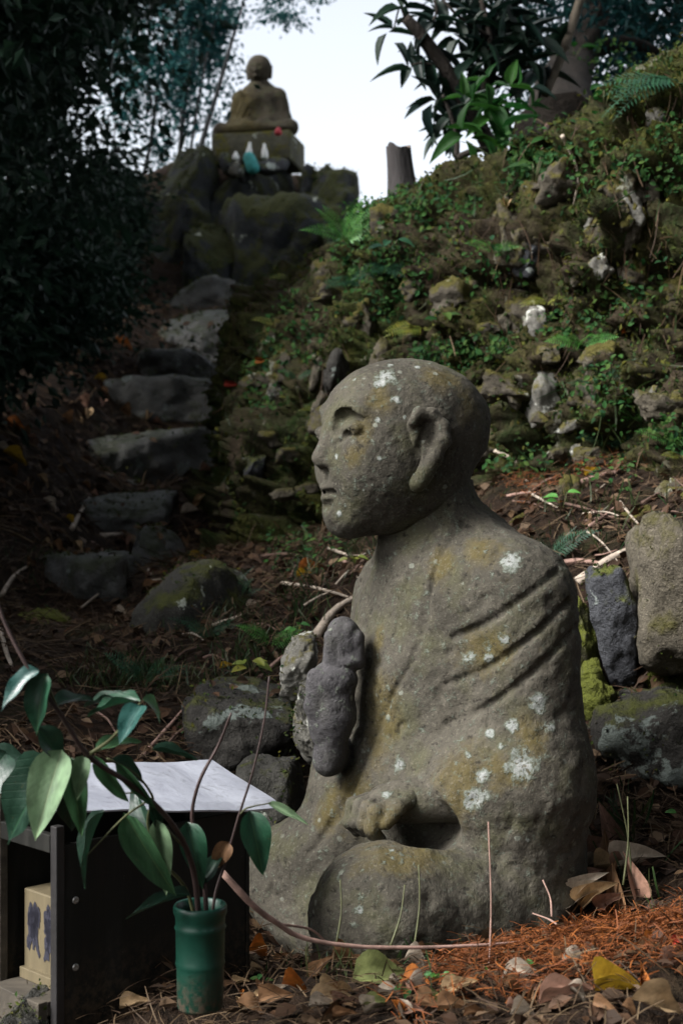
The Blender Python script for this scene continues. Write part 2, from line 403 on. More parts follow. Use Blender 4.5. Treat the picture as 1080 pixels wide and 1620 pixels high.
def vase_mat():
    m, nt, out = newmat('green_enamel_vase'); v = posvec(nt)
    n = noise(nt, v, 14, 5, .6); f = noise(nt, v, 120, 4, .7); z = nd(nt, 'ShaderNodeSeparateXYZ', {0: v}).outputs[2]
    c = mixc(nt, remap(nt, n, .3, .7), (.003, .026, .017), (.006, .046, .030))
    mud = math_(nt, 'MULTIPLY', remap(nt, math_(nt, 'ADD', z, math_(nt, 'MULTIPLY', n, .06)), .262, .215), remap(nt, f, .40, .58))
    c = mixc(nt, mud, c, (.05, .036, .022)); c = mixc(nt, remap(nt, f, .66, .74, 0, .5), c, (.03, .05, .04))
    bsdf(nt, out, c, math_(nt, 'ADD', remap(nt, n, .3, .7, .28, .5), math_(nt, 'MULTIPLY', mud, .4)), bump(nt, math_(nt, 'ADD', mud, f), .15, .001), .45); return m
M_vase2 = vase_mat()
M_post = simple_mat('dark_post', (.018, .017, .017), .5, .4, 30, .002, .3)
M_wood = simple_mat('weathered_board', (.055, .046, .034), .8, .4, 14, .003, .5, stretch=(.6, 4, 4))
M_tablet = simple_mat('pale_wood', (.095, .076, .042), .7, .25, 9, .001, .25, stretch=(5, 5, .5))
M_ink = simple_mat('black_ink', (.018, .018, .028), .6, .4, 30, .0005, .2)
M_vase = simple_mat('green_enamel', (.0022, .018, .012), .35, .2, 12, .001, .12, spec=.5)
M_white = simple_mat('white_ceramic', (.75, .75, .72), .35, .08, 20, .001, .1)
M_teal = simple_mat('teal_cloth', (.04, .26, .25), .7, .3, 20, .004, .4)
M_red = simple_mat('red_cloth', (.4, .04, .05), .7, .3, 20, .004, .4)
M_screw = simple_mat('screw_steel', (.30, .29, .27), .4, .3, 60, .0005, .2, metal=.7)
M_stump = simple_mat('stump_wood', (.045, .040, .040), .9, .5, 8, .02, .9, stretch=(4, 4, .4))

def roof_mat():
    m, nt, out = newmat('galvanised_sheet'); v = objvec(nt)
    n = noise(nt, v, 9, 6, .65, 1.5); n2 = noise(nt, v, 50, 5, .7, .8)
    c = mixc(nt, remap(nt, n, .3, .7), (.26, .27, .32), (.46, .48, .54))
    c = mixc(nt, remap(nt, n2, .55, .75, 0, .7), c, (.12, .12, .13))
    nn = bump(nt, math_(nt, 'ADD', n, math_(nt, 'MULTIPLY', n2, .3)), .35, .006)
    bsdf(nt, out, c, remap(nt, n2, .3, .7, .35, .6), nn, .5, Metallic=.35); return m
M_roof = roof_mat()

def statue_mat(name, base, dark, ochre_amt=1.):
    m, nt, out = newmat(name); v = posvec(nt)
    at = lambda a: nd(nt, 'ShaderNodeAttribute', attribute_name=a).outputs['Fac']
    big = noise(nt, v, 6, 5, .6); mid = noise(nt, v, 30, 6, .68); fine = noise(nt, v, 210, 4, .75); pits = noise(nt, v, 95, 3, .6)
    c = mixc(nt, remap(nt, big, .36, .64), dark, base)
    c = mixc(nt, remap(nt, mid, .42, .66, 0, .6), c, tuple(x * .55 for x in base))
    c = mixc(nt, remap(nt, noise(nt, v, 13, 4, .6), .5, .66, 0, .55 * ochre_amt), c, (.055, .056, .026))
    oc = remap(nt, math_(nt, 'ADD', at('ochre'), math_(nt, 'MULTIPLY', noise(nt, v, 32, 6, .7), 1.6)), 1.02, 1.55, 0, .6 * ochre_amt)
    c = mixc(nt, oc, c, mixc(nt, mid, (.055, .045, .012), (.095, .07, .014)))
    c = mixc(nt, remap(nt, fine, .54, .7, 0, .6), c, tuple(x * 1.9 for x in base))
    c = mixc(nt, remap(nt, pits, .42, .30, 0, .75), c, tuple(x * .25 for x in dark))
    # small scattered lichen flecks and the large round patches
    vo = nd(nt, 'ShaderNodeTexVoronoi', {'Vector': v, 'Scale': 55.0, 'Randomness': 1.0})
    rnd = nd(nt, 'ShaderNodeSeparateColor', {0: vo.outputs['Color']}).outputs[0]
    fl = math_(nt, 'MULTIPLY', remap(nt, math_(nt, 'ADD', vo.outputs['Distance'], math_(nt, 'MULTIPLY', fine, .5)), .52, .44), remap(nt, math_(nt, 'ADD', rnd, remap(nt, noise(nt, v, 5, 2), .3, .7, -.2, .2)), .89, .93))
    c = mixc(nt, math_(nt, 'MULTIPLY', fl, .7), c, (.17, .18, .15))
    lp = remap(nt, math_(nt, 'ADD', at('lichen'), math_(nt, 'MULTIPLY', math_(nt, 'SUBTRACT', noise(nt, v, 75, 5, .7), .5), 2.1)), .14, .42)
    lr = math_(nt, 'ADD', at('lichen'), math_(nt, 'MULTIPLY', math_(nt, 'SUBTRACT', noise(nt, v, 75, 5, .7), .5), 2.1))
    lcol = mixc(nt, remap(nt, lr, .25, .75), (.085, .10, .075), mixc(nt, remap(nt, fine, .35, .65), (.15, .165, .15), (.25, .255, .25)))
    lp = math_(nt, 'MULTIPLY', lp, remap(nt, noise(nt, v, 150, 3, .6), .36, .46, .25, 1.))
    c = mixc(nt, lp, c, lcol)
    h = math_(nt, 'ADD', math_(nt, 'ADD', mid, math_(nt, 'MULTIPLY', fine, .25)), math_(nt, 'MULTIPLY', pits, .5))
    n1 = bump(nt, h, .8, .006)
    n1 = bump(nt, math_(nt, 'ADD', lp, math_(nt, 'MULTIPLY', fl, .4)), .5, .0025, n1)
    bsdf(nt, out, c, .9, n1, .2); return m
M_statue = statue_mat('weathered_andesite', (.072, .065, .051), (.033, .030, .023))
M_statue_hand = statue_mat('newer_grey_stone', (.062, .059, .061), (.038, .036, .038), .3)
M_buddha = statue_mat('mossy_statue_stone', (.046, .037, .024), (.028, .023, .016), 1.)

def ground_mat():
    m, nt, out = newmat('forest_soil'); v = posvec(nt)
    a = noise(nt, v, 2.2, 5, .6); b = noise(nt, v, 25, 5, .7); f = noise(nt, v, 140, 4, .7)
    c = mixc(nt, remap(nt, b, .35, .65), (.013, .009, .006), (.034, .02, .012))
    c = mixc(nt, remap(nt, f, .55, .7, 0, .6), c, (.07, .045, .026))
    c = mixc(nt, remap(nt, a, .56, .68, 0, .5), c, (.025, .032, .01))
    nn = bump(nt, math_(nt, 'ADD', b, math_(nt, 'MULTIPLY', f, .5)), 1., .03)
    bsdf(nt, out, c, .95, nn, .15); return m
M_ground = ground_mat()
def bank_mat():
    m, nt, out = newmat('mossy_earth'); v = posvec(nt)
    vs_ = nd(nt, 'ShaderNodeMapping', {'Vector': v, 'Scale': (1, 1, .55)}).outputs[0]
    a = noise(nt, vs_, 2.6, 6, .62, .6); b = noise(nt, vs_, 11, 6, .68, .4); f = noise(nt, v, 70, 5, .7); k = noise(nt, vs_, 4.3, 4, .6, 1.)
    c = mixc(nt, remap(nt, b, .35, .65), (.026, .020, .013), (.075, .056, .036))
    moss = mixc(nt, remap(nt, k, .4, .6), (.020, .046, .011), (.070, .074, .014))
    moss = mixc(nt, remap(nt, f, .35, .7), tuple(x * .5 for x in (.04, .04, .01)), moss)
    c = mixc(nt, remap(nt, math_(nt, 'ADD', math_(nt, 'MULTIPLY', a, .6), math_(nt, 'MULTIPLY', b, .4)), .42, .56), c, moss)
    c = mixc(nt, remap(nt, noise(nt, vs_, 8, 5, .7, 1.), .64, .70, 0, .7), c, (.22, .21, .17))
    c = mixc(nt, remap(nt, f, .6, .74, 0, .5), c, (.16, .13, .06))
    nn = bump(nt, math_(nt, 'ADD', b, math_(nt, 'MULTIPLY', f, .5)), 1., .04)
    bsdf(nt, out, c, .95, nn, .15); return m
M_bank = bank_mat()

# ------------------------------------------------------------------ ground
GP = [P(*q) for q in [
    (540,1560,1.75),(250,1640,1.7),(60,1640,1.75),(800,1530,1.8),(1010,1480,1.85),(1150,1440,1.95),(1010,1560,1.65),
    (540,1545,1.95),(690,1512,2.2),(400,1500,2.2),(880,1440,2.2),(1000,1350,2.3),(1060,1300,2.5),(1200,1200,2.6),(500,1440,2.45),(330,1330,2.4),(120,1300,2.3),(-100,1290,2.3),
    (300,1110,2.85),(420,1010,3.2),(60,1140,2.75),(500,950,3.3),(560,900,3.6),(920,920,3.0),(1000,830,3.2),(1100,800,3.1),(800,840,3.4),(1300,790,3.0),
    (760,772,4.2),(900,746,3.9),(1080,735,3.6),(600,822,4.5),(470,855,4.7),(1300,720,3.4),
    (150,1000,3.6),(330,872,4.6),(250,852,5.0),(120,985,4.3),(150,865,4.9),(20,850,4.7),(190,832,5.7),(300,792,6.0),
    (220,748,6.9),(250,664,7.9),(270,597,8.7),(300,557,9.7),(330,492,10.9),(330,428,12.0),
    (380,700,6.7),(400,565,8.3),(430,455,10.6),
    (20,700,5.5),(0,640,6.5),(100,600,7.5),(0,560,8.0),(150,500,9.5),(-100,900,4.2),(-200,980,3.4),(-400,780,5.),(-400,600,6.),(-500,400,9.),(-500,1000,3.),
    (400,432,12.4),(230,330,13.),(100,320,13.),(330,300,14.),(460,300,13.6),(410,268,13.9),(320,262,13.9),(500,292,13.9),(-200,300,13.)]]
GP += [Vector(q) for q in [(0,0,.12),(-.7,.6,.12),(.8,.6,.15),(-1.5,0,.2),(1.8,0,.3),(0,-3,.1),(.6,6,.6),(1.8,6,.7),(.8,9,.9),(2.5,9,.9),(1.5,13,1.),(3,4,.9),(3.5,2,.8),(0,17,2.2),(-3,17,3.),(3,17,1.),(-4,4,1.6),(-4,1,.8),(-5,8,2.8),(5,12,1.),(.4,10.5,1.),(.3,8,.9)]]
def tps(pts):
    A = np.array([[p.x, p.y] for p in pts]); z = np.array([p.z for p in pts]); n = len(A)
    def K(a, b):
        r2 = ((a[:, None] - b[None]) ** 2).sum(-1); return .5 * r2 * np.log(r2 + 1e-9)
    M = np.zeros((n + 3, n + 3)); M[:n, :n] = K(A, A) + np.eye(n) * .004; M[:n, n] = 1; M[n, :n] = 1; M[:n, n + 1:] = A; M[n + 1:, :n] = A.T
    w = np.linalg.solve(M, np.concatenate([z, np.zeros(3)]))
    def ev(x, y):
        q = np.stack([np.ravel(x), np.ravel(y)], -1).astype(float); out = np.empty(len(q))
        for i in range(0, len(q), 20000):
            s_ = slice(i, i + 20000); out[s_] = K(q[s_], A) @ w[:n] + w[n] + q[s_] @ w[n + 1:]
        return out.reshape(np.shape(x))
    return ev
_tp = tps(GP)
def GH(x, y):
    x = np.asarray(x, float); y = np.asarray(y, float)
    xc = np.clip(x, -5.5, 5); yc = np.clip(y, -3, 17)
    z = _tp(xc, yc); d = np.hypot(x - xc, y - yc)
    z = np.clip(z, -.3, 4.2); t = np.clip(d / 40, 0, 1); z = z * (1 - t) + .2 * t
    p = np.stack([x, y, np.zeros_like(x)], -1)
    st = np.exp(-((x + .78 - .03 * (y - 7)) / .42) ** 2) * np.clip((y - 4.2) / 1.0, 0, 1) * np.clip((12.2 - y) / 1.5, 0, 1)
    z = z - .13 * st
    return z + .045 * fbm(p, 2.2, 3, 3) + .018 * fbm(p, 11, 3, 5) + .008 * fbm(p, 45, 2, 9)
ex = np.array([.08, .2, .4, .8, 1.5, 3, 6, 12, 25, 50, 100, 200])
xs = np.concatenate([-3.2 - ex[::-1], np.arange(-3.2, -1.3, .05), np.arange(-1.3, 1.5, .018), np.arange(1.5, 3.2, .06), 3.2 + ex])
ys = np.concatenate([1.0 - ex[::-1], np.arange(1.0, 4.2, .018), np.arange(4.2, 8, .03), np.arange(8, 14, .06), 14 + ex])
X_, Y_ = np.meshgrid(xs, ys, indexing='ij'); Z_ = GH(X_, Y_)
def gridfaces(a, b):
    i = np.arange(a * b).reshape(a, b); return np.stack([i[:-1, :-1], i[1:, :-1], i[1:, 1:], i[:-1, 1:]], -1).reshape(-1, 4)
GV = np.stack([X_, Y_, Z_], -1).reshape(-1, 3); GF = gridfaces(len(xs), len(ys))
ground = put('ground', npmesh('ground', GV, GF), M_ground); tag(ground, 'dark forest soil path and slope under leaf litter', kind='structure')

# ------------------------------------------------------------------ the mossy bank on the right (hillside)
SEC = [((1500,700,3.0),(1600,-150,3.45),(.15,1,0)),((1250,722,3.3),(1290,-30,3.7),(.12,1,0)),((1080,737,3.6),(1080,62,3.95),(.1,1,0)),((900,748,3.9),(865,178,4.22),(.1,1,0)),((760,772,4.2),(725,252,4.55),(.1,1,0)),
       ((600,823,4.5),(625,312,4.95),(.15,1,0)),((470,858,4.7),(560,352,5.25),(.3,.95,0)),((366,876,4.9),(515,390,5.65),(.5,.8,0)),
       ((374,700,6.5),(474,425,6.85),(.9,.45,0)),((406,560,8.2),(442,482,8.5),(1,.2,0)),((432,455,10.5),(446,440,10.7),(1,.1,0))]
SB = np.array([P(*s[0]) for s in SEC]); ST = np.array([P(*s[1]) for s in SEC]); SD = np.array([s[2] for s in SEC], float)
cum = np.concatenate([[0], np.cumsum(np.linalg.norm(np.diff((SB + ST) / 2, axis=0), axis=1))])
NS = 560; ss = np.linspace(0, cum[-1], NS)
def crv(A):
    o = np.stack([np.interp(ss, cum, A[:, k]) for k in range(3)], -1)
    ker = np.hanning(29); ker /= ker.sum(); pad = np.pad(o, ((14, 14), (0, 0)), 'edge')
    pad[:14] = o[0] + (o[0] - o[1]) * np.arange(14, 0, -1)[:, None]; pad[-14:] = o[-1] + (o[-1] - o[-2]) * np.arange(1, 15)[:, None]
    return np.stack([np.convolve(pad[:, k], ker, 'valid') for k in range(3)], -1)
B_, T_, D_ = crv(SB), crv(ST), crv(SD)
tt = np.concatenate([np.linspace(-.22, 1.0, 190), 1 + np.linspace(0, 1, 40)[1:] ** 1.8])
BV = np.zeros((NS, len(tt), 3))
for j, t in enumerate(tt):
    if t <= 1:
        BV[:, j] = B_ + (T_ - B_) * t
        side = np.cross(np.gradient(B_, axis=0), [0, 0, 1.]); side /= np.linalg.norm(side, axis=1, keepdims=True) + 1e-9
        BV[:, j] += side * (-.07 * math.sin(math.pi * max(0, t)))
    else:
        BV[:, j] = T_ + D_ * (t - 1) * np.array([9.] * NS)[:, None] + np.array([0, 0, 1.]) * (.06 * math.sin((t - 1) * 9) - .25 * (t - 1))
du = np.gradient(BV, axis=0); dv = np.gradient(BV, axis=1); BN = np.cross(dv, du); BN /= np.linalg.norm(BN, axis=2, keepdims=True) + 1e-9
if BN[NS // 2, 60, 1] > 0: BN = -BN
q = BV.copy(); q[..., 2] *= .6
disp = .15 * fbm(q, 2.2, 3, 21) + .13 * fbm(q, 5.5, 3, 33) + .055 * fbm(BV, 15, 3, 40) + .014 * fbm(BV, 55, 2, 44)
rid = 1 - np.abs(fbm(q, 3.3, 2, 55)) * 2.2; disp += .05 * np.clip(rid, 0, 1) ** 3
wgt = np.where(tt > 1, .3, 1 - .7 * np.clip((tt - .72) / .28, 0, 1))[None, :]
disp = disp - .03 * np.clip((tt[None, :] - .8) / .2, 0, 1)
def worley(p, seed):
    i = np.floor(p).astype(np.int64); f1 = np.full(p.shape[:-1], 9.); f2 = f1.copy(); off = np.zeros(p.shape[:-1])
    for dx in (-1, 0, 1):
        for dy in (-1, 0, 1):
            for dz in (-1, 0, 1):
                c = i + np.array([dx, dy, dz]); h = c[..., 0] * 374761393 + c[..., 1] * 668265263 + c[..., 2] * 1440662683 + seed * 974711
                h = (h ^ (h >> 13)) * 1274126177; h = h ^ (h >> 16)
                r = np.stack([(h & 1023) / 1023., ((h >> 10) & 1023) / 1023., ((h >> 20) & 1023) / 1023.], -1)
                d = p - (c + r); L = np.sqrt((d ** 2).sum(-1)); o = (r[..., 0] - .5) + (d * (r - .5)).sum(-1) * 2.2
                nearer = L < f1; f2 = np.where(nearer, f1, np.minimum(f2, L)); off = np.where(nearer, o, off); f1 = np.where(nearer, L, f1)
    return f1, f2, off
qw = BV + .05 * np.stack([fbm(BV, 4, 2, 91), fbm(BV, 4, 2, 92), fbm(BV, 4, 2, 93)], -1)
for sc_, am in ((3.4, .10), (7.5, .05)):
    f1, f2, off_ = worley(qw * np.array([sc_, sc_, sc_ * .8]), 5)
    disp += am * off_ - am * .75 * np.exp(-((f2 - f1) / .10) ** 2)
disp = disp * wgt
BV = BV + BN * disp[..., None]
bankV = BV.reshape(-1, 3); bankF = gridfaces(NS, len(tt))
hill = put('hillside', npmesh('hillside', bankV, bankF), M_bank); tag(hill, 'steep mossy earth and stone bank beside the stone steps', kind='structure')
du = np.gradient(BV, axis=0); dv = np.gradient(BV, axis=1); BN2 = np.cross(dv, du); BN2 /= np.linalg.norm(BN2, axis=2, keepdims=True) + 1e-9
if BN2[NS // 2, 60, 1] > 0: BN2 = -BN2

_allV = [tuple(v) for v in GV] + [tuple(v) for v in bankV]
_allF = [tuple(f) for f in GF] + [tuple(f + len(GV)) for f in bankF]
BVH = BVHTree.FromPolygons(_allV, _allF)
def hit(u, v, bvh=None):
    d = P(u, v, 1.0) - Vector((0, 0, CAMZ)); l = d.length
    h = (bvh or BVH).ray_cast(Vector((0, 0, CAMZ)), d / l)
    if h[0] is None: return P(u, v, 6.0), Vector((0, -1, 0)), 6.0
    n = h[1] if h[1].dot(d) < 0 else -h[1]
    return h[0], n, h[0].y

# ------------------------------------------------------------------ the seated stone statue in front
SO = np.array([.153, 2.30, 0.]); SA = math.radians(30); HA = math.radians(24)
Sf = np.array([-math.cos(SA), -math.sin(SA), 0]); Sl = np.array([math.sin(SA), -math.cos(SA), 0])
SM = np.stack([Sf, Sl, [0, 0, 1.]], -1)                     # local (F, L, Z) -> world
def s2w(p): return np.asarray(p) @ SM.T + SO
def w2s(p): return (np.asarray(p) - SO) @ SM
HO = np.array([.100, 2.272, .862])
HM = np.stack([[-math.cos(HA), -math.sin(HA), 0], [math.sin(HA), -math.cos(HA), 0], [0, 0, 1.]], -1)
def h2w(p): return np.asarray(p) @ HM.T + HO
def w2h(p): return (np.asarray(p) - HO) @ HM

def body_base(p):
    p = np.asarray(p, np.float32)
    d = ell(p, (-.02, 0, .555), (.128, .185, .165))
    d = smin(d, ell(p, (-.030, 0, .33), (.165, .195, .28)), .10)
    d = smin(d, ell(p, (-.022, .03, .650), (.10, .170, .085)), .06)
    d = smin(d, ell(p, (-.055, .01, .675), (.065, .10, .06)), .05)
    d = smin(d, cap(p, (.028, 0, .80), (-.015, 0, .65), .076, .092), .045)
    d = smin(d, cap(p, (-.045, .172, .622), (-.05, .176, .34), .080, .090), .05)          # near upper arm
    d = smin(d, cap(p, (-.05, .172, .34), (-.058, .160, .12), .090, .094), .05)             # sleeve falling to the ground
    d = smin(d, cap(p, (-.03, .185, .36), (.045, .165, .335), .085, .07), .05)            # near forearm sleeve
    d = smin(d, cap(p, (-.01, .18, .30), (-.005, .18, .20), .088, .09), .04)
    d = smin(d, cap(p, (-.03, -.15, .60), (-.01, -.19, .35), .08, .088), .05)             # far arm
    d = smin(d, cap(p, (-.01, -.19, .35), (.10, -.11, .33), .075, .05), .05)
    d = smin(d, cap(p, (.095, -.10, .33), (.115, -.10, .19), .055, .07), .05)             # hanging sleeve
    d = smin(d, ell(p, (-.07, 0, .13), (.17, .22, .13)), .05)
    d = smin(d, cap(p, (.0, .185, .150), (.200, .165, .163), .10, .110), .016)            # near leg
    d = smin(d, cap(p, (-.02, -.18, .165), (.175, -.165, .145), .095, .088), .05)         # far leg
    d = smin(d, cap(p, (.165, .12, .10), (.185, -.14, .10), .07, .065), .03)
    d = smin(d, cap(p, (.06, -.02, .31), (.155, -.085, .19), .085, .075), .06)            # robe over the lap
    return d
def trace(fn, uv, w2):
    o = np.array([0, 0, CAMZ]); out = []
    D = np.array([np.array(P(u, v, 1.0)) - o for u, v in uv]); D /= np.linalg.norm(D, axis=1, keepdims=True)
    t = np.full(len(D), 1.5)
    for _ in range(70): t = t + np.minimum(fn(w2(o + D * t[:, None])) * .8, .08)
    return o + D * t[:, None]
def polysurf(fn, w2, uv, n=5):
    pts = [Vector((a, b, 0)) for a, b in uv]; sm_ = smooth_path(pts, n)
    return w2(trace(fn, [(q.x, q.y) for q in sm_], w2))
def seg_d(p, pts, r0):
    """distance to a polyline, only where needed"""
    pts = np.asarray(pts, np.float32); lo = pts.min(0) - .06; hi = pts.max(0) + .06
    m = ((p > lo) & (p < hi)).all(-1); d = np.full(p.shape[:-1], .05, np.float32)
    pm = p[m]
    if len(pm):
        dm = np.full(len(pm), .05, np.float32)
        for i in range(len(pts) - 1): dm = np.minimum(dm, cap(pm, pts[i], pts[i + 1], r0, r0))
        d[m] = dm
    return d
FOLDS = [[(716, 1008), (765, 988), (815, 955), (852, 928), (884, 902)], [(705, 1083), (770, 1057), (830, 1015), (868, 983), (900, 950)], [(708, 1143), (770, 1118), (835, 1070), (875, 1032), (903, 1000)]]
COLLAR = [[(735, 826), (695, 880), (680, 945), (655, 1035), (618, 1105), (585, 1180), (545, 1265), (505, 1330)], [(690, 832), (650, 905), (625, 1000)], [(560, 1240), (530, 1300), (495, 1345)]]
foldL = [polysurf(body_base, w2s, f) for f in FOLDS]
colL = [polysurf(body_base, w2s, f) for f in COLLAR]
def body_sdf(p):
    d = body_base(p)
    near = np.abs(d) < .03
    pn = p[near]; dn = d[near]
    dn = dn + .0045 * fbm(pn, 14, 4, 3) + .0020 * fbm(pn, 60, 2, 8) + .015 * np.clip(gnoise(pn * 34, 77) - .30, 0, .2) + .006 * np.clip(.045 - np.abs(gnoise(pn * 7, 88)), 0, .05)
    for f in foldL: dn = smax(dn, -seg_d(pn, f, .0064), .0015)
    for f, r in zip(colL, (.0048, .003, .0055)): dn = smax(dn, -seg_d(pn, f, r), .004)
    # recess under the near sleeve, with the forearm inside it
    dn = smax(dn, -ell(pn, (.125, .15, .288), (.062, .056, .046)), .012)
    d[near] = dn
    cav = (np.abs(p - np.array([.125, .15, .288])) < .08).all(-1)
    pc = p[cav]; d[cav] = np.maximum(d[cav], -ell(pc, (.125, .15, .288), (.062, .056, .046)))
    fa = (np.abs(p - np.array([.12, .13, .31])) < .11).all(-1)
    d[fa] = smin(d[fa], cap(p[fa], (.05, .16, .325), (.14, .11, .315), .04, .033), .012)
    return np.maximum(d, .045 - p[..., 2])
V, F = surface_nets(body_sdf, (-.29, -.32, .03), (.32, .33, .80), .0044)
Vw = s2w(V)

LICH = [(825,1210,21),(762,1228,11),(808,1147,10),(752,1262,13),(742,1274,9),(766,1256,9),(806,888,15),(742,1040,8),(772,1042,8),(850,1112,13),(775,1160,7),(792,1180,6),(797,1012,8),
        (612,1256,7),(560,1262,5),(660,1240,8),(632,1210,8),(620,1345,4),(622,1356,4),(870,1150,9),(740,1195,5),(835,1330,4),(655,1330,4),(570,1440,5)]
OCH = [(600,1130,70,130),(560,1260,60,90),(770,1030,75,55),(760,870,50,60),(840,1165,45,70),(700,890,40,60),(640,1360,140,35),(730,1230,70,110),(600,1010,20,80),(800,1220,70,50),(520,1280,40,70)]
def put_attrs(me, Vw, lich, och):
    uv = np.stack([540 + Vw[:, 0] * FPX / Vw[:, 1], 810 - (Vw[:, 2] - CAMZ) * FPX / Vw[:, 1]], -1)
    return uv
def surf_attr(me, Vw, fn, w2, lich, och):
    """lichen patches and ochre stains as fields round points of the stone's own surface"""
    L = trace(fn, [(a, b) for a, b, _ in lich], w2); a = np.zeros(len(Vw), np.float32)
    for c, (u, v, r) in zip(L, lich):
        a = np.maximum(a, np.clip(1.25 - .75 * np.linalg.norm(Vw - c, axis=1) / (r * c[1] / FPX), 0, 1) * .75)
    C = trace(fn, [(q[0], q[1]) for q in och], w2); o = np.zeros(len(Vw), np.float32)
    for c, (u, v, ru, rv) in zip(C, och):
        dx = (Vw - c); e = np.hypot(np.hypot(dx[:, 0], dx[:, 1]) / (ru * c[1] / FPX), dx[:, 2] / (rv * c[1] / FPX))
        o = np.maximum(o, np.clip(1 - e, 0, 1))
    for nm, arr in (('lichen', a), ('ochre', o)):
        at = me.attributes.new(nm, 'FLOAT', 'POINT'); at.data.foreach_set('value', arr.astype(np.float32))
statue = thing('stone_statue', (float(SO[0]), float(SO[1]), .05), 'large weathered grey stone monk seated in the foreground facing left, spotted with white lichen', 'statue')
me = npmesh('robed_body', Vw, F); surf_attr(me, Vw, body_base, w2s, LICH, OCH)
body = put('robed_body', me, M_statue, statue)

def head_base(p):
    p = np.asarray(p, np.float32); m = p.copy(); m[..., 1] = np.abs(m[..., 1])
    d = ell(p, (-.018, 0, .026), (.127, .107, .104))
    d = smin(d, ell(p, (.028, 0, -.035), (.108, .090, .105)), .05)
    d = smin(d, ell(p, (.012, 0, -.065), (.105, .088, .072)), .04)
    d = smin(d, ell(p, (.100, 0, -.118), (.036, .042, .034)), .035)
    d = smin(d, ell(p, (.040, 0, .012), (.094, .082, .062)), .03)
    d = smin(d, ell(p, (.018, 0, .052), (.106, .088, .070)), .03)
    d = smin(d, ell(m, (.060, .055, -.040), (.060, .040, .055)), .04)
    return d
SLIT = polysurf(head_base, w2h, [(533, 696), (541, 691), (551, 684), (562, 676)], 3)
ARCH = polysurf(head_base, w2h, [(532, 678), (534, 666), (543, 656), (554, 656), (565, 665)], 3)
EYEC = trace(head_base, [(548, 675)], w2h); EYEC = w2h(EYEC)[0]
def head_sdf(p):
    d = head_base(p)
    near = np.abs(d) < .05
    q = p[near]; e = d[near]; m = q.copy(); m[:, 1] = np.abs(m[:, 1])
    # brow arch hollow, lid, slit
    e = smin(e, seg_d(m, ARCH[3:] + np.array([-.006, .0, .012]), .0075), .018)
    e = smax(e, -seg_d(m, ARCH + np.array([-.001, 0, .0015]), .0105), .002)
    e = smax(e, -ell(m, EYEC + np.array([.013, -.014, .002]), (.018, .016, .016)), .006)
    e = smin(e, ell(m, EYEC + np.array([-.011, .001, -.004]), (.0185, .025, .0140)), .003)
    e = smax(e, -seg_d(m, SLIT + np.array([.003, .001, -.004]), .0062), .002)
    # nose
    n = cap(q, (.122, 0, .026), (.142, 0, -.024), .009, .0145)
    n = smin(n, ell(q, (.139, 0, -.030), (.0175, .0160, .0145)), .008)
    n = smin(n, ell(m, (.130, .0155, -.036), (.014, .0095, .0105)), .008)
    e = smin(e, n, .010)
    e = smax(e, -ell(m, (.139, .009, -.0475), (.008, .005, .006)), .004)
    # mouth
    e = smin(e, ell(q, (.128, 0, -.073), (.0145, .028, .0085)), .006)
    e = smin(e, ell(q, (.125, 0, -.0895), (.0155, .024, .0095)), .006)
    mouth = np.array([[.113, -.036, -.080], [.133, -.018, -.0805], [.1395, 0, -.0825], [.133, .018, -.0805], [.113, .036, -.080]])
    e = smax(e, -seg_d(q, mouth, .0050), .003)
    e = smax(e, -ell(m, (.113, .034, -.080), (.012, .007, .007)), .006)
    e = smax(e, -ell(q, (.138, 0, -.062), (.006, .005, .009)), .006)
    e = smax(e, -ell(q, (.142, 0, -.1025), (.012, .022, .006)), .010)
    e = e + .0022 * fbm(q, 16, 4, 13) + .0010 * fbm(q, 70, 2, 18)
    d[near] = e
    return d
V, F = surface_nets(head_sdf, (-.17, -.13, -.17), (.18, .13, .15), .0028)
Hw = h2w(V); me = npmesh('head', Hw, F)
surf_attr(me, Hw, head_base, w2h, [(608,594,14),(600,606,7),(627,633,7),(618,577,4),(660,580,5),(600,725,3),(532,722,4),(640,660,3),(546,800,3),(536,812,4),(597,664,4),(560,600,3),(575,775,2)],
          [(600,630,32,45),(575,680,25,45),(700,600,60,40),(740,640,40,60),(560,720,30,30)])
head = put('head', me, M_statue, statue)
def ear_sdf(p):
    c = [(.018, .030), (.004, .047), (-.020, .044), (-.036, .022), (-.036, -.002), (-.024, -.030), (-.008, -.060), (.002, -.076)]
    pts = []
    for (f, z) in c:
        t = (.047 - z) / .123; f, z = f * .92 + .022, -.012 + (z + .012) * .87
        pts.append((f + .004, .110 + .010 * math.sin(min(1, t * 1.3) * 3.0) - .010 * t, z))
    d = chain(p, pts, [.0065, .0075, .0090, .0110, .0120, .0125, .0140, .0155], .008)
    d = smin(d, cap(p, (.034, .094, .018), (.026, .090, -.046), .014, .014), .010)
    d = smin(d, ell(p, (.014, .100, .002), (.024, .0115, .040)), .010)
    d = smax(d, -ell(p, (.018, .119, .012), (.009, .010, .013)), .006)
    d = smax(d, -seg_d(p, np.array([[.016, .112, .022], [.028, .112, -.004], [.030, .107, -.028], [.034, .102, -.050]]), .0045), .005)
    return d + .0016 * fbm(p, 30, 3, 4)
V, F = surface_nets(ear_sdf, (-.055, .06, -.10), (.065, .14, .070), .0028)
for sgn in (1, -1):
    U = V.copy(); U[:, 1] *= sgn
    me = npmesh('ear', h2w(U), F if sgn > 0 else F[:, ::-1])
    put('ear', me, M_statue, head)
def W_(u, v, dy=0.): q = P(u, v, 2.215); return (q.x, 2.215 + dy, q.z)
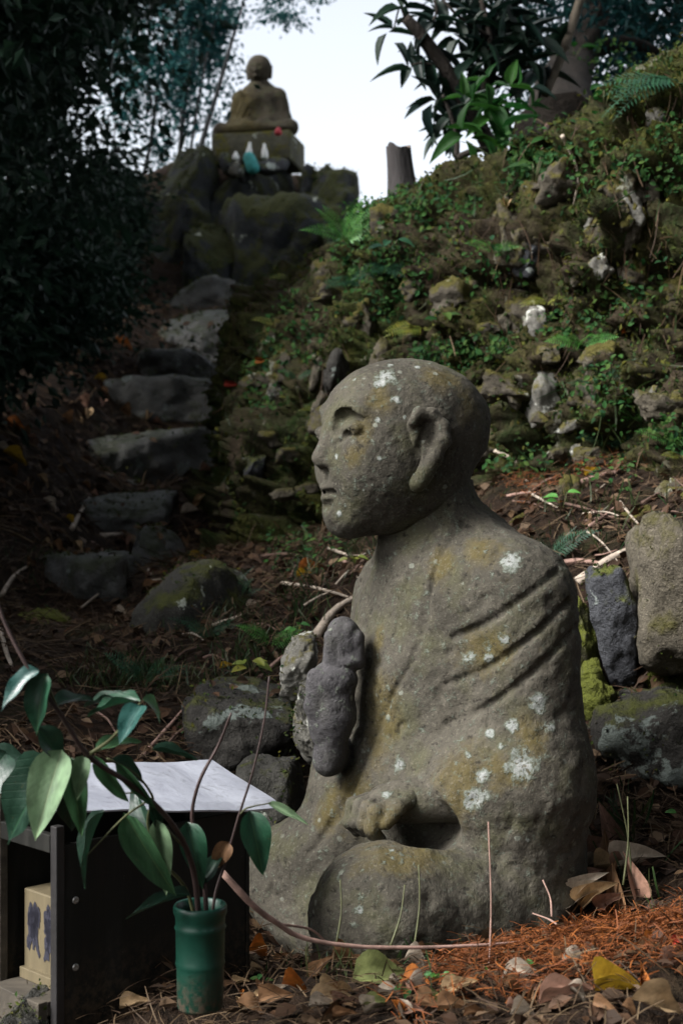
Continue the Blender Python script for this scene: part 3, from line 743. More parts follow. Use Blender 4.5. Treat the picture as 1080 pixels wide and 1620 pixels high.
def rhand_sdf(p):
    d = cap(p, W_(520, 1205, .0), W_(528, 1130, -.005), .022, .031)
    d = smin(d, cap(p, W_(528, 1130, -.005), W_(527, 1078, -.005), .031, .032), .02)
    d = smin(d, ell(p, W_(527, 1075, -.004), (.037, .034, .024)), .015)
    d = smin(d, cap(p, W_(522, 1195, .005), W_(548, 1205, .07), .022, .03), .02)
    d = smin(d, cap(p, W_(503, 1160, -.01), W_(494, 1115, -.02), .012, .011), .012)
    d = smin(d, cap(p, W_(494, 1115, -.02), W_(499, 1070, -.02), .011, .013), .012)
    b = None
    for k in range(4):
        x = 521 + k * 14; top = (1002, 992, 991, 1002)[k]
        e = cap(p, W_(x + 2, 1046, -.012 + .004 * k), W_(544 + (x - 542) * .92, top + 6, -.006), .0128, .0118)
        e = smin(e, cap(p, W_(544 + (x - 542) * .92, top + 6, -.006), W_(544 + (x - 542) * .9, top + 26, .022), .0118, .011), .006)
        b = e if b is None else smin(b, e, .0035)
    b = smin(b, ell(p, W_(543, 1016, .007), (.0285, .026, .040)), .005)
    b = smin(b, ell(p, W_(543, 1046, .0), (.030, .026, .014)), .006)
    return smin(d, b, .002) + .0016 * fbm(p, 26, 3, 4) + .0008 * fbm(p, 90, 2, 5)
V, F = surface_nets(rhand_sdf, (-.09, 2.14, .30), (.06, 2.30, .62), .0028)
Rw = V; me = npmesh('raised_hand', Rw, F); me.attributes.new('lichen', 'FLOAT', 'POINT'); me.attributes.new('ochre', 'FLOAT', 'POINT')
o = put('raised_hand', me, M_statue_hand, statue); o['label'] = 'darker grey raised hand with bent fingers'
def lhand_sdf(p):
    d = ell(p, (.140, .105, .322), (.044, .040, .022))
    for k in range(4):
        l = .072 + k * .021; z = .322 - .004 * abs(k - 1.5)
        e = chain(p, [(.170, l, z), (.198, l + .002, z - .006), (.206, l + .003, z - .030), (.192, l + .003, z - .046)], [.0105, .0115, .0105, .0095], .005)
        d = smin(d, e, .0025)
    d = smin(d, chain(p, [(.135, .135, .325), (.168, .150, .315), (.188, .150, .296)], [.014, .0125, .011], .006), .008)
    return d + .0014 * fbm(p, 30, 3, 6)
V, F = surface_nets(lhand_sdf, (.07, .03, .25), (.24, .19, .37), .0027)
Lw = s2w(V); me = npmesh('resting_hand', Lw, F); surf_attr(me, Lw, lhand_sdf, w2s, [(610, 1258, 7)], [(600, 1300, 60, 50)])
put('resting_hand', me, M_statue, statue)

# ------------------------------------------------------------------ rocks
def ico(n):
    import bmesh
    bm = bmesh.new(); bmesh.ops.create_icosphere(bm, subdivisions=n, radius=1)
    V = np.array([v.co[:] for v in bm.verts], np.float32); F = np.array([[v.index for v in f.verts] for f in bm.faces], np.int32); bm.free(); return V, F
ICO = {n: ico(n) for n in (2, 3, 4, 5)}
def rock_shape(size, seed, k=3.2, rough=.22, tilt=0., facets=7, lod=5, flat=.0):
    V, F = ICO[lod]; r = np.random.default_rng(seed)
    p = V / (np.abs(V) ** k).sum(1, keepdims=True) ** (1 / k)
    for _ in range(facets):                       # broken planes
        n = r.normal(size=3); n /= np.linalg.norm(n); dd = r.uniform(.62, .9); s_ = p @ n
        p = p - n * np.clip(s_ - dd, 0, None)[:, None] * .85
    q = p * np.array(size) / max(size) * 1.2 + seed * 3.1
    p = p * (1 + rough * fbm(q, 1.4, 3, seed)[:, None] + rough * .35 * fbm(q, 5, 3, seed + 5)[:, None] + rough * .12 * fbm(q, 18, 2, seed + 9)[:, None])
    c, s_ = math.cos(tilt), math.sin(tilt)
    p = p * np.array(size)
    p = np.stack([p[:, 0] * c - p[:, 2] * s_, p[:, 1], p[:, 0] * s_ + p[:, 2] * c], -1)
    lo, hi = p.min(0), p.max(0)
    return (p - (lo + hi) / 2) / (hi - lo) * np.array(size), F
def rock(name, u0, v0, u1, v1, Y, depth, seed, m, label, cat='rock', group=None, below=.06, parent=None, **kw):
    """rock whose front shows between these photo pixels at distance Y; it goes on `below` metres into the ground"""
    a, b = P(u0, v0, Y + depth * .4), P(u1, v1, Y + depth * .4)
    sz = (abs(b.x - a.x), depth, abs(a.z - b.z) + below); c = Vector(((a.x + b.x) / 2, Y + depth / 2, a.z - sz[2] / 2))
    V, F = rock_shape(sz, seed, **kw)
    base = Vector((c.x, c.y, c.z - sz[2] / 2)); V = V + np.array([0, 0, sz[2] / 2])
    me = npmesh(name, V, F); o = put(name, me, m); o.location = base
    return tag(o, label, cat, group)
gW = 'rough stones of the low wall behind the statue'
rock('boulder', 1000, 808, 1190, 1072, 2.62, .32, 3, M_tan, 'large tan rough boulder at the right edge, mossy along its left side', 'boulder', gW, below=.04, k=4, rough=.14, tilt=.08)
rock('boulder', 918, 1072, 1190, 1318, 2.56, .36, 12, M_rockl, 'grey boulder with pale upper edge under the tan boulder', 'boulder', gW, below=.02, k=3.4, rough=.16, tilt=.30)
rock('stone', 928, 893, 1006, 1045, 2.72, .14, 5, M_slate, 'narrow blue grey slate stone between the statue and the tan boulder', 'stone', gW, k=4, rough=.16, tilt=.25)
rock('stone', 868, 940, 950, 1110, 2.78, .2, 8, M_mossrock, 'bright green mossy stone just behind the shoulder of the statue', 'stone', gW, k=3, rough=.25)
rock('stone', 898, 1040, 985, 1160, 2.7, .2, 31, M_mossrock, 'dull mossy stone under the blue grey slate stone', 'stone', gW, k=3, rough=.25)
rock('stone', 1004, 1040, 1060, 1110, 2.75, .2, 37, M_mossrock, 'small dark mossy stone wedged under the tan boulder', 'stone', gW, k=3, rough=.25)
rock('boulder', 282, 1082, 468, 1204, 2.62, .3, 14, M_rockl, 'dark boulder with two round pale lichen patches left of the raised hand', 'boulder', gW, below=.02, k=3.6, rough=.12, tilt=.06)
rock('stone', 441, 1000, 503, 1094, 2.56, .12, 21, M_pale, 'upright pale stone with ochre top behind the raised hand', 'stone', gW, below=.02, k=3.4, rough=.22, tilt=-.15)
rock('stone', 462, 1078, 512, 1200, 2.52, .12, 23, M_pale, 'tall pale crusty stone directly behind the wrist of the raised hand', 'stone', gW, below=.03, k=3.2, rough=.24, tilt=.1)
rock('stone', 366, 1196, 486, 1300, 2.5, .2, 25, M_rock, 'dark stone with pale top just above the metal roof corner', 'stone', gW, k=4.5, rough=.12)
rock('stone', 120, 1130, 285, 1215, 2.75, .25, 26, M_rock, 'low dark stone half hidden behind the leaf spray', 'stone', gW, k=3.6, rough=.14)
rock('boulder', 205, 885, 440, 1085, 3.45, .55, 41, M_rock, 'long dark slab boulder sloping up to the right beside the path', 'boulder', None, below=.12, k=2.6, rough=.12, tilt=.52)
rock('stone', 8, 963, 120, 1020, 3.9, .22, 43, M_mossrock, 'small round yellow green mossy stone at the left edge', 'stone', None, k=2.6, rough=.14)
rock('stone', -15, 1578, 82, 1660, 1.66, .15, 44, M_rock, 'grey stone at the foot of the box shrine', 'stone', None, k=3.4, rough=.14)
gS = 'rough stone steps climbing to the distant statue'
for n_, (u0, v0, u1, v1, Y, dp, sd, lb) in enumerate([
    (40, 872, 218, 985, 4.45, .5, 51, 'dark lowest block of the stone steps above the mossy stone'),
    (210, 832, 285, 880, 5.1, .35, 52, 'small flat stone beside the lowest block of the steps'),
    (134, 774, 262, 838, 5.75, .5, 53, 'short step stone with a chipped pale right corner'),
    (118, 745, 215, 790, 6.5, .35, 54, 'low dark stone tucked under the widest lichened step'),
    (118, 674, 334, 750, 6.95, .6, 55, 'wide step stone with pale lichen spots on its face'),
    (148, 598, 362, 668, 7.95, .6, 56, 'broad step stone with a smooth bluish tread, above the lichened one'),
    (226, 556, 348, 596, 8.75, .5, 57, 'thin low step stone halfway up the flight'),
    (340, 566, 402, 600, 8.8, .4, 58, 'small stone closing the right end of the thin step'),
    (215, 486, 392, 562, 9.75, .6, 59, 'tall rounded step stone with a green stain on top'),
    (268, 443, 404, 496, 10.95, .6, 60, 'topmost dark block of the stone steps')]):
    rock('step_stone', u0 - .06 * (u1 - u0), v0, u1 + .10 * (u1 - u0), v1, Y, dp + .25, sd, M_step, lb, 'step', gS, below=.16, k=9, rough=.13, facets=5)
gR = 'boulders of the outcrop under the distant statue'
for u0, v0, u1, v1, Y, dp, sd, lb in [
    (300, 250, 500, 360, 12.5, 1.9, 71, 'mossy flat topped boulder carrying the distant statue'),
    (440, 268, 570, 350, 12.4, 1.6, 72, 'bluish boulder stepping down at the right of the outcrop'),
    (470, 262, 534, 310, 12.7, 1.0, 79, 'small bluish knob right of the statue pedestal'),
    (222, 232, 345, 340, 12.4, 1.5, 73, 'pale topped boulder left of the statue pedestal'),
    (322, 318, 560, 450, 11.5, 1.6, 74, 'largest dark boulder low in the middle of the outcrop'),
    (215, 300, 350, 410, 11.9, 1.2, 75, 'grey boulder low at the left of the outcrop'),
    (290, 345, 385, 445, 11.4, .8, 76, 'dark block above the topmost step'),
    (490, 325, 600, 450, 11.4, 1.2, 77, 'shaded boulder half hidden by the mossy bank'),
    (110, 270, 250, 430, 12.2, 1.3, 78, 'dim boulder under the dark trees')]:
    rock('outcrop_boulder', u0, v0, u1, v1, Y, dp, sd, M_peak, lb, 'boulder', gR, below=.6, k=5, rough=.13, facets=5, lod=5)

# stones bedded in the bank: parts of the hillside
def bank_stone(u, v, wu, hv, m, seed, out=.03, tilt=0, name='stone', **kw):
    h, n, Y = hit(u, v)
    w, hh = wu * Y / FPX, hv * Y / FPX; dp = min(w, hh) * 1.1
    V, F = rock_shape((w, dp, hh), seed, tilt=tilt, **kw)
    ny = Vector((n.x, n.y, 0)); yaw = math.atan2(-ny.y, -ny.x) - math.pi / 2 if ny.length > .05 else 0
    o = put(name, npmesh(name, V, F), m, hill); o.matrix_parent_inverse.identity()
    o.location = h + n * (out - dp * .32); o.rotation_euler = (-.35 * max(0, n.z), 0, max(-.6, min(.6, yaw)))
    return o
for i, (u, v, w, h, m, t) in enumerate([(996,332,34,66,M_pale,.2),(945,424,40,44,M_pale,.3),(846,512,34,60,M_pale,-.1),(856,640,62,96,M_pale,.1),(602,560,34,60,M_tan,-.7),(526,596,44,80,M_rockl,-.15),(434,616,28,44,M_pale,-.3),
    (402,740,38,46,M_slate,0),(828,412,46,62,M_slate,-.5),(800,326,24,40,M_tan,0),(905,672,60,28,M_pale,.35),(914,712,34,26,M_pale,.4),(1040,190,34,52,M_pale,-.2),(930,358,18,36,M_pale,-.2),(772,520,40,24,M_bankrock,0),
    (700,600,60,40,M_bankrock,0),(508,648,34,56,M_tan,-.2),(800,505,30,50,M_tan,-.6),(500,590,24,60,M_tan,-.25),(812,630,26,40,M_bankrock,.2),(880,720,44,24,M_tan,.3),(1030,625,16,26,M_pale,0)]):
    o = bank_stone(u, v, w, h, m, 100 + i, .02, t, lod=4, k=4.2, rough=.22, facets=9)
    if m in (M_pale, M_slate): o['label'] = 'bare pale stone showing through the moss' if m is M_pale else 'bare blue grey stone'
rr = random.Random(3)
for i in range(80):
    u, v = rr.uniform(390, 1120), rr.uniform(200, 850)
    h, n, Y = hit(u, v)
    if Y > 8 or h.z < .5 or v < 330 - (u - 560) * .35 + 40: continue
    bank_stone(u, v, rr.uniform(30, 95) , rr.uniform(28, 75), M_bankrock if rr.random() < .85 else M_tan, 200 + i, rr.uniform(-.02, .012), rr.uniform(-.5, .5), lod=4, k=4.5, rough=.3)

# ------------------------------------------------------------------ distant seated statue on the outcrop
BO = np.array(P(407, 208, 13.0)) + np.array([0, .3, 0]); BA = math.radians(12)
BM = np.stack([[-math.sin(BA), -math.cos(BA), 0], [math.cos(BA), -math.sin(BA), 0], [0, 0, 1.]], -1)   # F towards us, L to our right
def b2w(p): return np.asarray(p) @ BM.T + BO
def bud_body(p):
    d = ell(p, (0, 0, .22), (.16, .21, .22))
    d = smin(d, ell(p, (-.01, 0, .39), (.125, .22, .12)), .06)
    d = smin(d, ell(p, (-.01, 0, .465), (.085, .15, .075)), .05)
    d = smin(d, cap(p, (0, 0, .56), (-.01, 0, .42), .075, .10), .05)
    for s_ in (1, -1):
        d = smin(d, cap(p, (-.01, .19 * s_, .405), (.0, .245 * s_, .17), .072, .062), .03)
        d = smin(d, cap(p, (.0, .245 * s_, .17), (.18, .07 * s_, .11), .06, .045), .05)
        d = smin(d, cap(p, (.0, .15 * s_, .07), (.13, .33 * s_, .065), .085, .075), .06)
        d = smin(d, cap(p, (.14, .33 * s_, .055), (.25, -.06 * s_, .05), .065, .05), .05)
    for k in range(4):                                     # robe folds from the shoulder on our left
        a = np.array([[.12, -.16 + .03 * k, .44 - .02 * k], [.155, -.12 + .045 * k, .30 - .02 * k], [.16, -.17 + .05 * k, .19]])
        d = smin(d, seg_d(p, a, .010), .02)
    d = smax(d, -ell(p, (.17, .05, .27), (.06, .10, .12)), .02)    # bare chest set back from the robe
    for k in range(3):
        d = smin(d, seg_d(p, np.array([[.21, -.30 + .02 * k, .075 - .02 * k], [.29, -.12, .060 - .02 * k], [.285, .10, .055 - .02 * k], [.20, .33, .05]]), .011), .02)
    return np.maximum(d + .006 * fbm(p, 9, 3, 3), -p[..., 2])
def bud_head(p):
    m = p.copy(); m[..., 1] = np.abs(m[..., 1])
    d = ell(p, (0, 0, .668), (.125, .118, .118)); d = smin(d, ell(p, (.02, 0, .608), (.100, .094, .10)), .04)
    d = smin(d, ell(p, (-.01, 0, .735), (.07, .07, .035)), .05)
    d = smin(d, cap(p, (.118, 0, .66), (.136, 0, .61), .009, .017), .010)
    d = smax(d, -ell(m, (.134, .044, .652), (.026, .030, .016)), .006); d = smin(d, ell(m, (.104, .046, .644), (.018, .024, .012)), .004)
    d = smin(d, ell(p, (.116, 0, .568), (.015, .032, .011)), .006)
    d = smin(d, cap(m, (.0, .112, .68), (.0, .108, .575), .018, .016), .008)
    return d + .003 * fbm(p, 14, 3, 5)
bud = thing('seated_statue', tuple(BO), 'distant dark stone figure in ochre robe seated cross-legged on a block atop the outcrop', 'statue')
for nm, fn, lo, hi, hh in (('robed_body', bud_body, (-.25, -.46, -.02), (.38, .46, .66), .012), ('head', bud_head, (-.15, -.15, .48), (.18, .15, .80), .008)):
    V, F = surface_nets(fn, lo, hi, hh); me = npmesh(nm, b2w(V), F)
    a = me.attributes.new('lichen', 'FLOAT', 'POINT'); a = me.attributes.new('ochre', 'FLOAT', 'POINT')
    if nm == 'robed_body':
        oc = np.clip(1 - np.hypot((V[:, 1] + .16) / .26, (V[:, 2] - .28) / .34), 0, 1) * 1.1 + np.clip(1 - np.hypot((V[:, 1] + .05) / .33, (V[:, 2] - .05) / .10), 0, 1)
        a.data.foreach_set('value', np.clip(oc, 0, 1).astype(np.float32))
    put(nm, me, M_buddha, bud)
mb = MB(); c = b2w((.02, 0, -.135)); mb.box(c, BM[:, 1] * .375, BM[:, 0] * .29, (0, 0, .135))
me = mb.mesh('pedestal', True, .02); put('pedestal', me, rock_mat('pedestal_stone', (.12, .115, .08), (.06, .06, .04), moss=(.09, .085, .012), moss_amt=.5, lich_amt=.2), bud)
def lathe_thing(name, loc, prof, m, label, cat, group=None, tilt=0, n=16):
    me = MB().lathe((0, 0, 0), prof, n).mesh(name); o = put(name, me, m); o.location = loc; o.rotation_euler = (0, tilt, 0); return tag(o, label, cat, group)
gO = 'small offerings at the foot of the distant statue'
bot = [(0, 0), (.038, 0), (.042, .03), (.04, .09), (.028, .13), (.018, .16), (.017, .19), (.0, .192)]
for (u, v, s_, tl, lb) in [(393, 250, 1.0, .08, 'tall white flask leaning at the middle of the pedestal'), (419, 248, .85, -.04, 'white flask right of the teal bundle'), (373, 250, .48, 0, 'short white cup at the left of the flasks')]:
    p = P(u, v + 4, 12.62); lathe_thing('offering_flask', p, [(r * .75, z * s_ * .85) for r, z in bot], M_white, lb, 'flask', gO, tl)
p = P(403, 274, 12.5); o = lathe_thing('teal_bundle', p, [(0, 0), (.045, .005), (.06, .04), (.058, .10), (.05, .16), (.03, .19), (.0, .195)], M_teal, 'teal cloth bundle leaning in front of the tall white flask', 'bundle', gO, -.35)
p = P(440, 214, 12.62); lathe_thing('red_ornament', p, [(0, 0), (.03, .005), (.035, .03), (.02, .06), (.0, .075)], M_red, 'tiny red ornament on the lap of the distant statue', 'ornament', gO)
for u, v, w, h, sd, lb in [(358, 250, 22, 18, 301, 'grey rounded pebble left of the white cup'), (372, 262, 24, 16, 302, 'whitish pebble below the white cup'), (384, 268, 16, 14, 303, 'bluish pebble beside the teal bundle'), (428, 256, 60, 16, 304, 'flat slab in front of the right side of the pedestal')]:
    rock('pebble', u - w / 2, v - h / 2, u + w / 2, v + h / 2, 12.5, .16, sd, M_pale if sd == 302 else M_slate, lb, 'stone', gO, below=.08, lod=3)

# stump on the bank edge
Y = 5.2
b = P(640, 306, Y); t = thing('tree_stump', b, 'short dark tree stump standing on the crest of the mossy bank against the sky', 'stump')
r0 = 20 * Y / FPX; prof = []
vs_ = []; fs_ = []; N = 22
for i, (z, rs) in enumerate([(-.10, 1.5), (-.02, 1.30), (.03, 1.16), (.08, 1.05), (.14, .98), (.198, .95)]):
    for k in range(N):
        a = 2 * math.pi * k / N; rad = r0 * rs * (1 + .07 * math.sin(3 * a + 1) + .05 * math.sin(7 * a))
        zz = z + (.010 * math.sin(2 * a + .5) + .006 * math.sin(5 * a) if i == 5 else 0)
        vs_.append((b.x + rad * math.cos(a) - (.005 * i), b.y + rad * math.sin(a), b.z + zz * Y / 6.1))
for i in range(5):
    for k in range(N): fs_.append((i * N + k, i * N + (k + 1) % N, (i + 1) * N + (k + 1) % N, (i + 1) * N + k))
put('trunk', MB().add(vs_, fs_).mesh('trunk'), M_stump, t)
top = vs_[-N:]; cc = sum((Vector(v) for v in top), Vector()) / N
put('cut_face', MB().add([tuple(cc)] + top, [(0, k + 1, (k + 1) % N + 1) for k in range(N)]).mesh('cut_face', False), simple_mat('cut_wood', (.14, .11, .09), .9, .4, 30, .004, .6), t)

# ------------------------------------------------------------------ small offering shrine, wooden tablet, vase
def shrine():
    c0 = P(88, 810, 1.72); c0.z = 0
    s_ = Vector((.7071, .7071, 0)); f_ = Vector((-.7071, .7071, 0)); zb, zt = .085, .375
    t = thing('box_shrine', (c0.x, c0.y, zb), 'small black open-fronted box shrine with a sloping sheet metal roof at lower left', 'shrine')
    L, Wd, th = .306, .125, .006
    up = Vector((0, 0, 1))
    def slab(name, o, a, b, c, m, bev=.0012):     # a box from corner o along three edge vectors
        return put(name, MB().box(o + (a + b + c) / 2, a / 2, b / 2, c / 2).mesh(name, False, bev), m, t)
    zc = c0 + up * zb; H = zt - zb
    slab('side_panel', zc + s_ * .010, s_ * (L - .012), f_ * th, up * (H - .03), M_panel)
    slab('side_panel', zc + s_ * .010 + f_ * (Wd + .012 - th), s_ * (L - .012), f_ * th, up * (H - .02), M_panel)
    slab('back_panel', zc + s_ * L, s_ * th, f_ * (Wd + .012), up * (H - .035), M_panel)
    slab('corner_post', zc - f_ * .002, s_ * .012, f_ * .013, up * (H - .006), M_post)
    slab('corner_post', zc + f_ * (Wd), s_ * .012, f_ * .013, up * (H + .012), M_wood)
    slab('floor_board', zc + f_ * .012 - s_ * .004 + up * .052, s_ * (L - .0), f_ * (Wd - .016), up * .018, M_wood)
    slab('sill_board', zc + f_ * .0125 - s_ * .016 + up * .028, s_ * .013, f_ * (Wd - .014), up * .043, M_wood)
    slab('back_rail', zc + f_ * .010 + s_ * .19 + up * .155, s_ * .012, f_ * (Wd - .018), up * .024, M_wood)
    slab('front_lintel', zc + f_ * .0125 + up * (H - .040), s_ * .011, f_ * (Wd - .014), up * .022, M_panel)
    for k, (u, v) in enumerate(((101, 1424), (101, 1530))):
        sp = zc + s_ * .028 - f_ * .0012; Y = sp.y; sp.z = CAMZ + (810 - v) * Y / FPX
        me = MB().lathe((0, 0, 0), [(0, .0012), (.0012, .0012), (.002, .0022), (.0042, .0018), (.0046, 0)], 14).mesh('screw')
        o = put('screw', me, M_screw, t); o.matrix_parent_inverse.identity()
        o.matrix_local = Matrix.Translation(sp - Vector(t.location)) @ (-f_).to_track_quat('Z', 'Y').to_matrix().to_4x4()
    # bent sheet metal roof, falling towards the back
    NL, NR, BR, BL = P(92, 1278, 1.70), P(447, 1275, 1.97), P(335, 1203, 2.10), P(-34, 1209, 1.83)
    n = 18; vs_ = []; fs_ = []
    for i in range(n + 1):
        for j in range(n + 1):
            a, b = i / n, j / n
            p = NL * (1 - a) * (1 - b) + NR * a * (1 - b) + BR * a * b + BL * (1 - a) * b
            p.z += .0014 * math.sin(a * 7 + b * 3) * math.sin(b * 4 + 1) + .0008 * math.sin(a * 19 + 2) - .004 * max(0, 1 - b * 9)
            vs_.append(p)
    ix = lambda i, j: i * (n + 1) + j
    for i in range(n):
        for j in range(n): fs_.append((ix(i, j), ix(i + 1, j), ix(i + 1, j + 1), ix(i, j + 1)))
    m = (n + 1) ** 2; low = [v - Vector((0, 0, .0022)) for v in vs_]
    fs_ += [tuple(k + m for k in f)[::-1] for f in fs_[:]]
    rim = [ix(i, 0) for i in range(n + 1)] + [ix(n, j) for j in range(1, n + 1)] + [ix(i, n) for i in range(n - 1, -1, -1)] + [ix(0, j) for j in range(n - 1, 0, -1)]
    fs_ += [(rim[k], rim[(k + 1) % len(rim)], rim[(k + 1) % len(rim)] + m, rim[k] + m) for k in range(len(rim))]
    put('roof', MB().add(vs_ + low, fs_).mesh('roof', False), M_roof, t)
    # wooden tablet box with brushed characters, standing inside
    o_ = zc + f_ * .116 + s_ * .030; o_.z = zb + .0705; w, dpt, hh = .088, .055, .113
    t2 = thing('tablet_box', o_, 'pale wooden block with black brushed characters standing inside the box shrine', 'wooden block')
    a, b, c = -f_ * w, s_ * dpt, up * hh
    put('block', MB().box(o_ + (a + b + c) / 2, a / 2, b / 2, c / 2).mesh('block', False, .0018), M_tablet, t2)
    put('foot_strip', MB().box(o_ + a / 2 + b / 2 - s_ * .0035 + up * .007, a / 2, s_ * (dpt / 2 + .0035), up * .007).mesh('foot_strip', False, .001), M_tablet, t2)
    def stroke(pts, wd, dxy):                     # brush stroke lying on the face, x right 0..1, y up 0..1
        pts = smooth_path([(x, y, 0) for x, y in pts], 5); vs_ = []; fs_ = []
        for i, p in enumerate(pts):
            d = (pts[min(i + 1, len(pts) - 1)] - pts[max(i - 1, 0)]).normalized(); nn_ = Vector((-d.y, d.x, 0))
            k = i / (len(pts) - 1); ww = wd * (.55 + .55 * math.sin(math.pi * min(1, k * 1.15 + .08))) * (1 + .15 * math.sin(i * 2.7))
            for sgn in (1, -1):
                q = p + nn_ * sgn * ww * (.6 if abs(d.x) > .8 else .35)
                for_z = 1
                vs_.append(o_ - s_ * .0008 - f_ * (q.x * .036 + dxy[0]) + up * (q.y * .062 + dxy[1]))
        for i in range(len(pts) - 1): fs_.append((2 * i, 2 * i + 2, 2 * i + 3, 2 * i + 1))
        return vs_, fs_
    A = [[(.32, .98), (.2, .72), (.12, .5)], [(.5, 1.0), (.62, .86), (.78, .74)], [(.1, .62), (.5, .66), (.85, .6)], [(.36, .9), (.38, .55), (.34, .3), (.16, .02)], [(.3, .78), (.68, .76), (.62, .5), (.3, .48)],
         [(.14, .4), (.5, .45), (.74, .4)], [(.62, .72), (.58, .4), (.72, .1), (.86, -.06)], [(.5, .4), (.48, .2), (.46, .04)], [(.2, .3), (.12, .14), (.1, .04)], [(.7, .92), (.8, .8), (.84, .66)]]
    Bc = [[(.22, 1.06), (.34, .94), (.38, .84)], [(.02, .8), (.5, .84), (1., .8)], [(.16, .8), (.14, .6), (.05, .5)], [(.3, .7), (.32, .4), (.3, -.04)], [(.1, .6), (.5, .64), (.95, .6)], [(.15, .44), (.6, .46), (.95, .42)],
          [(.06, .28), (.5, .3), (.95, .26)], [(.6, .8), (.62, .4), (.58, .0)], [(.3, .2), (.16, .06), (.02, -.06)], [(.5, .2), (.75, .06), (.95, -.08)], [(.85, .75), (.86, .4), (.84, .1)]]
    for name, S, off in (('brushed_character', A, (.006, .036)), ('brushed_character', Bc, (.0455, .034))):
        mb = MB()
        for st in S: mb.add(*stroke(st, .27, off))
        o = put(name, mb.mesh(name, False), M_ink, t2, kind='stuff')
shrine()

vp = P(317, 1594, 1.62)
vase = thing('flower_vase', vp, 'cylindrical green flower vase with raised rings standing in front of the box shrine', 'vase')
def at_v(v): return (1594 - v) * 1.62 / FPX
prof = [(0, 0), (.0250, 0), (.0262, .003), (.0270, at_v(1530)), (.0276, at_v(1526)), (.0284, at_v(1522)), (.0276, at_v(1518)), (.0280, at_v(1470)), (.0296, at_v(1466)), (.0280, at_v(1462)), (.0284, at_v(1450)), (.0305, at_v(1442)), (.0305, at_v(1434)), (.0292, at_v(1430)), (.0268, at_v(1432)), (.0258, at_v(1450)), (.025, .02), (0, .018)]
put('body', MB().lathe(vp, prof, 40).mesh('body'), M_vase2, vase)

# ------------------------------------------------------------------ cut evergreen branches in the vase
spray = thing('evergreen_branch', vp + Vector((0, 0, .02)), 'cut evergreen branches with large glossy leaves standing in the green vase', 'branch')
def pxpath(pts): return smooth_path([P(*q) for q in pts], 6)
YV = 1.62
STEMS = [([(316,1560,YV),(312,1420,YV-.01),(296,1345,YV-.03),(262,1290,YV-.07),(205,1240,YV-.12),(140,1195,YV-.16),(95,1128,YV-.19),(48,1062,YV-.2),(8,985,YV-.2),(-20,900,YV-.2)], .0032, M_stemdark),
    ([(140,1195,YV-.16),(180,1165,YV-.17),(222,1112,YV-.18)], .002, M_stem), ([(95,1128,YV-.19),(70,1070,YV-.2)], .0015, M_stem),
    ([(322,1560,YV),(326,1430,YV),(312,1330,YV),(304,1290,YV),(316,1235,YV-.01),(345,1180,YV-.01),(366,1128,YV-.02)], .0026, M_stemdark),
    ([(316,1235,YV-.01),(332,1205,YV-.01),(340,1190,YV)], .0014, M_stemdark),
    ([(330,1560,YV),(338,1430,YV+.01),(358,1360,YV+.02),(378,1290,YV+.02),(400,1220,YV+.02),(418,1140,YV+.02),(426,1070,YV+.02)], .0018, M_stemdark),
    ([(326,1560,YV),(300,1420,YV),(265,1370,YV-.03),(238,1318,YV-.05),(235,1290,YV-.06),(242,1262,YV-.08),(215,1225,YV-.1),(170,1200,YV-.13)], .002, M_stem),
    ([(242,1262,YV-.08),(200,1290,YV-.10),(160,1330,YV-.12),(130,1362,YV-.13)], .0012, M_stem), ([(296,1345,YV-.03),(255,1300,YV-.05),(232,1258,YV-.06),(190,1255,YV-.09)], .0013, M_stem),
    ([(378,1290,YV+.02),(392,1278,YV+.02),(430,1270,YV+.03)], .0012, M_stem)]
for pts, r, m in STEMS:
    pp = pxpath(pts); put('stem', MB().tube(pp, [r * (1.15 - .6 * i / len(pp)) for i in range(len(pp))], 7, wob=.05).mesh('stem'), m, spray)
LM = [leaf_mesh('leaf_blade', .16, c, .62, 12, w, i) for i, (c, w) in enumerate([(.10, .022), (.26, .035), (.38, .025), (-.12, .03)])]
def big_leaf(u0, v0, Y0, u1, v1, Y1, wpx, m, k=0, nrm=(-.2, -1, .35), parent=None, label=None, roll=0.):
    a, b = P(u0, v0, Y0), P(u1, v1, Y1); d = b - a; ln = d.length; w = wpx * Y0 / FPX
    R = frame(d, Matrix.Rotation(roll, 3, d) @ Vector(nrm)).to_4x4()
    me = LM[k].copy(); me.materials.clear(); me.materials.append(m)
    o = put('leaf', me, m, parent); o.matrix_parent_inverse.identity()
    o.matrix_local = Matrix.Translation(a - Vector(parent.location)) @ R @ Matrix.Diagonal((w, ln, ln, 1))
    if label: o['label'] = label
    return o
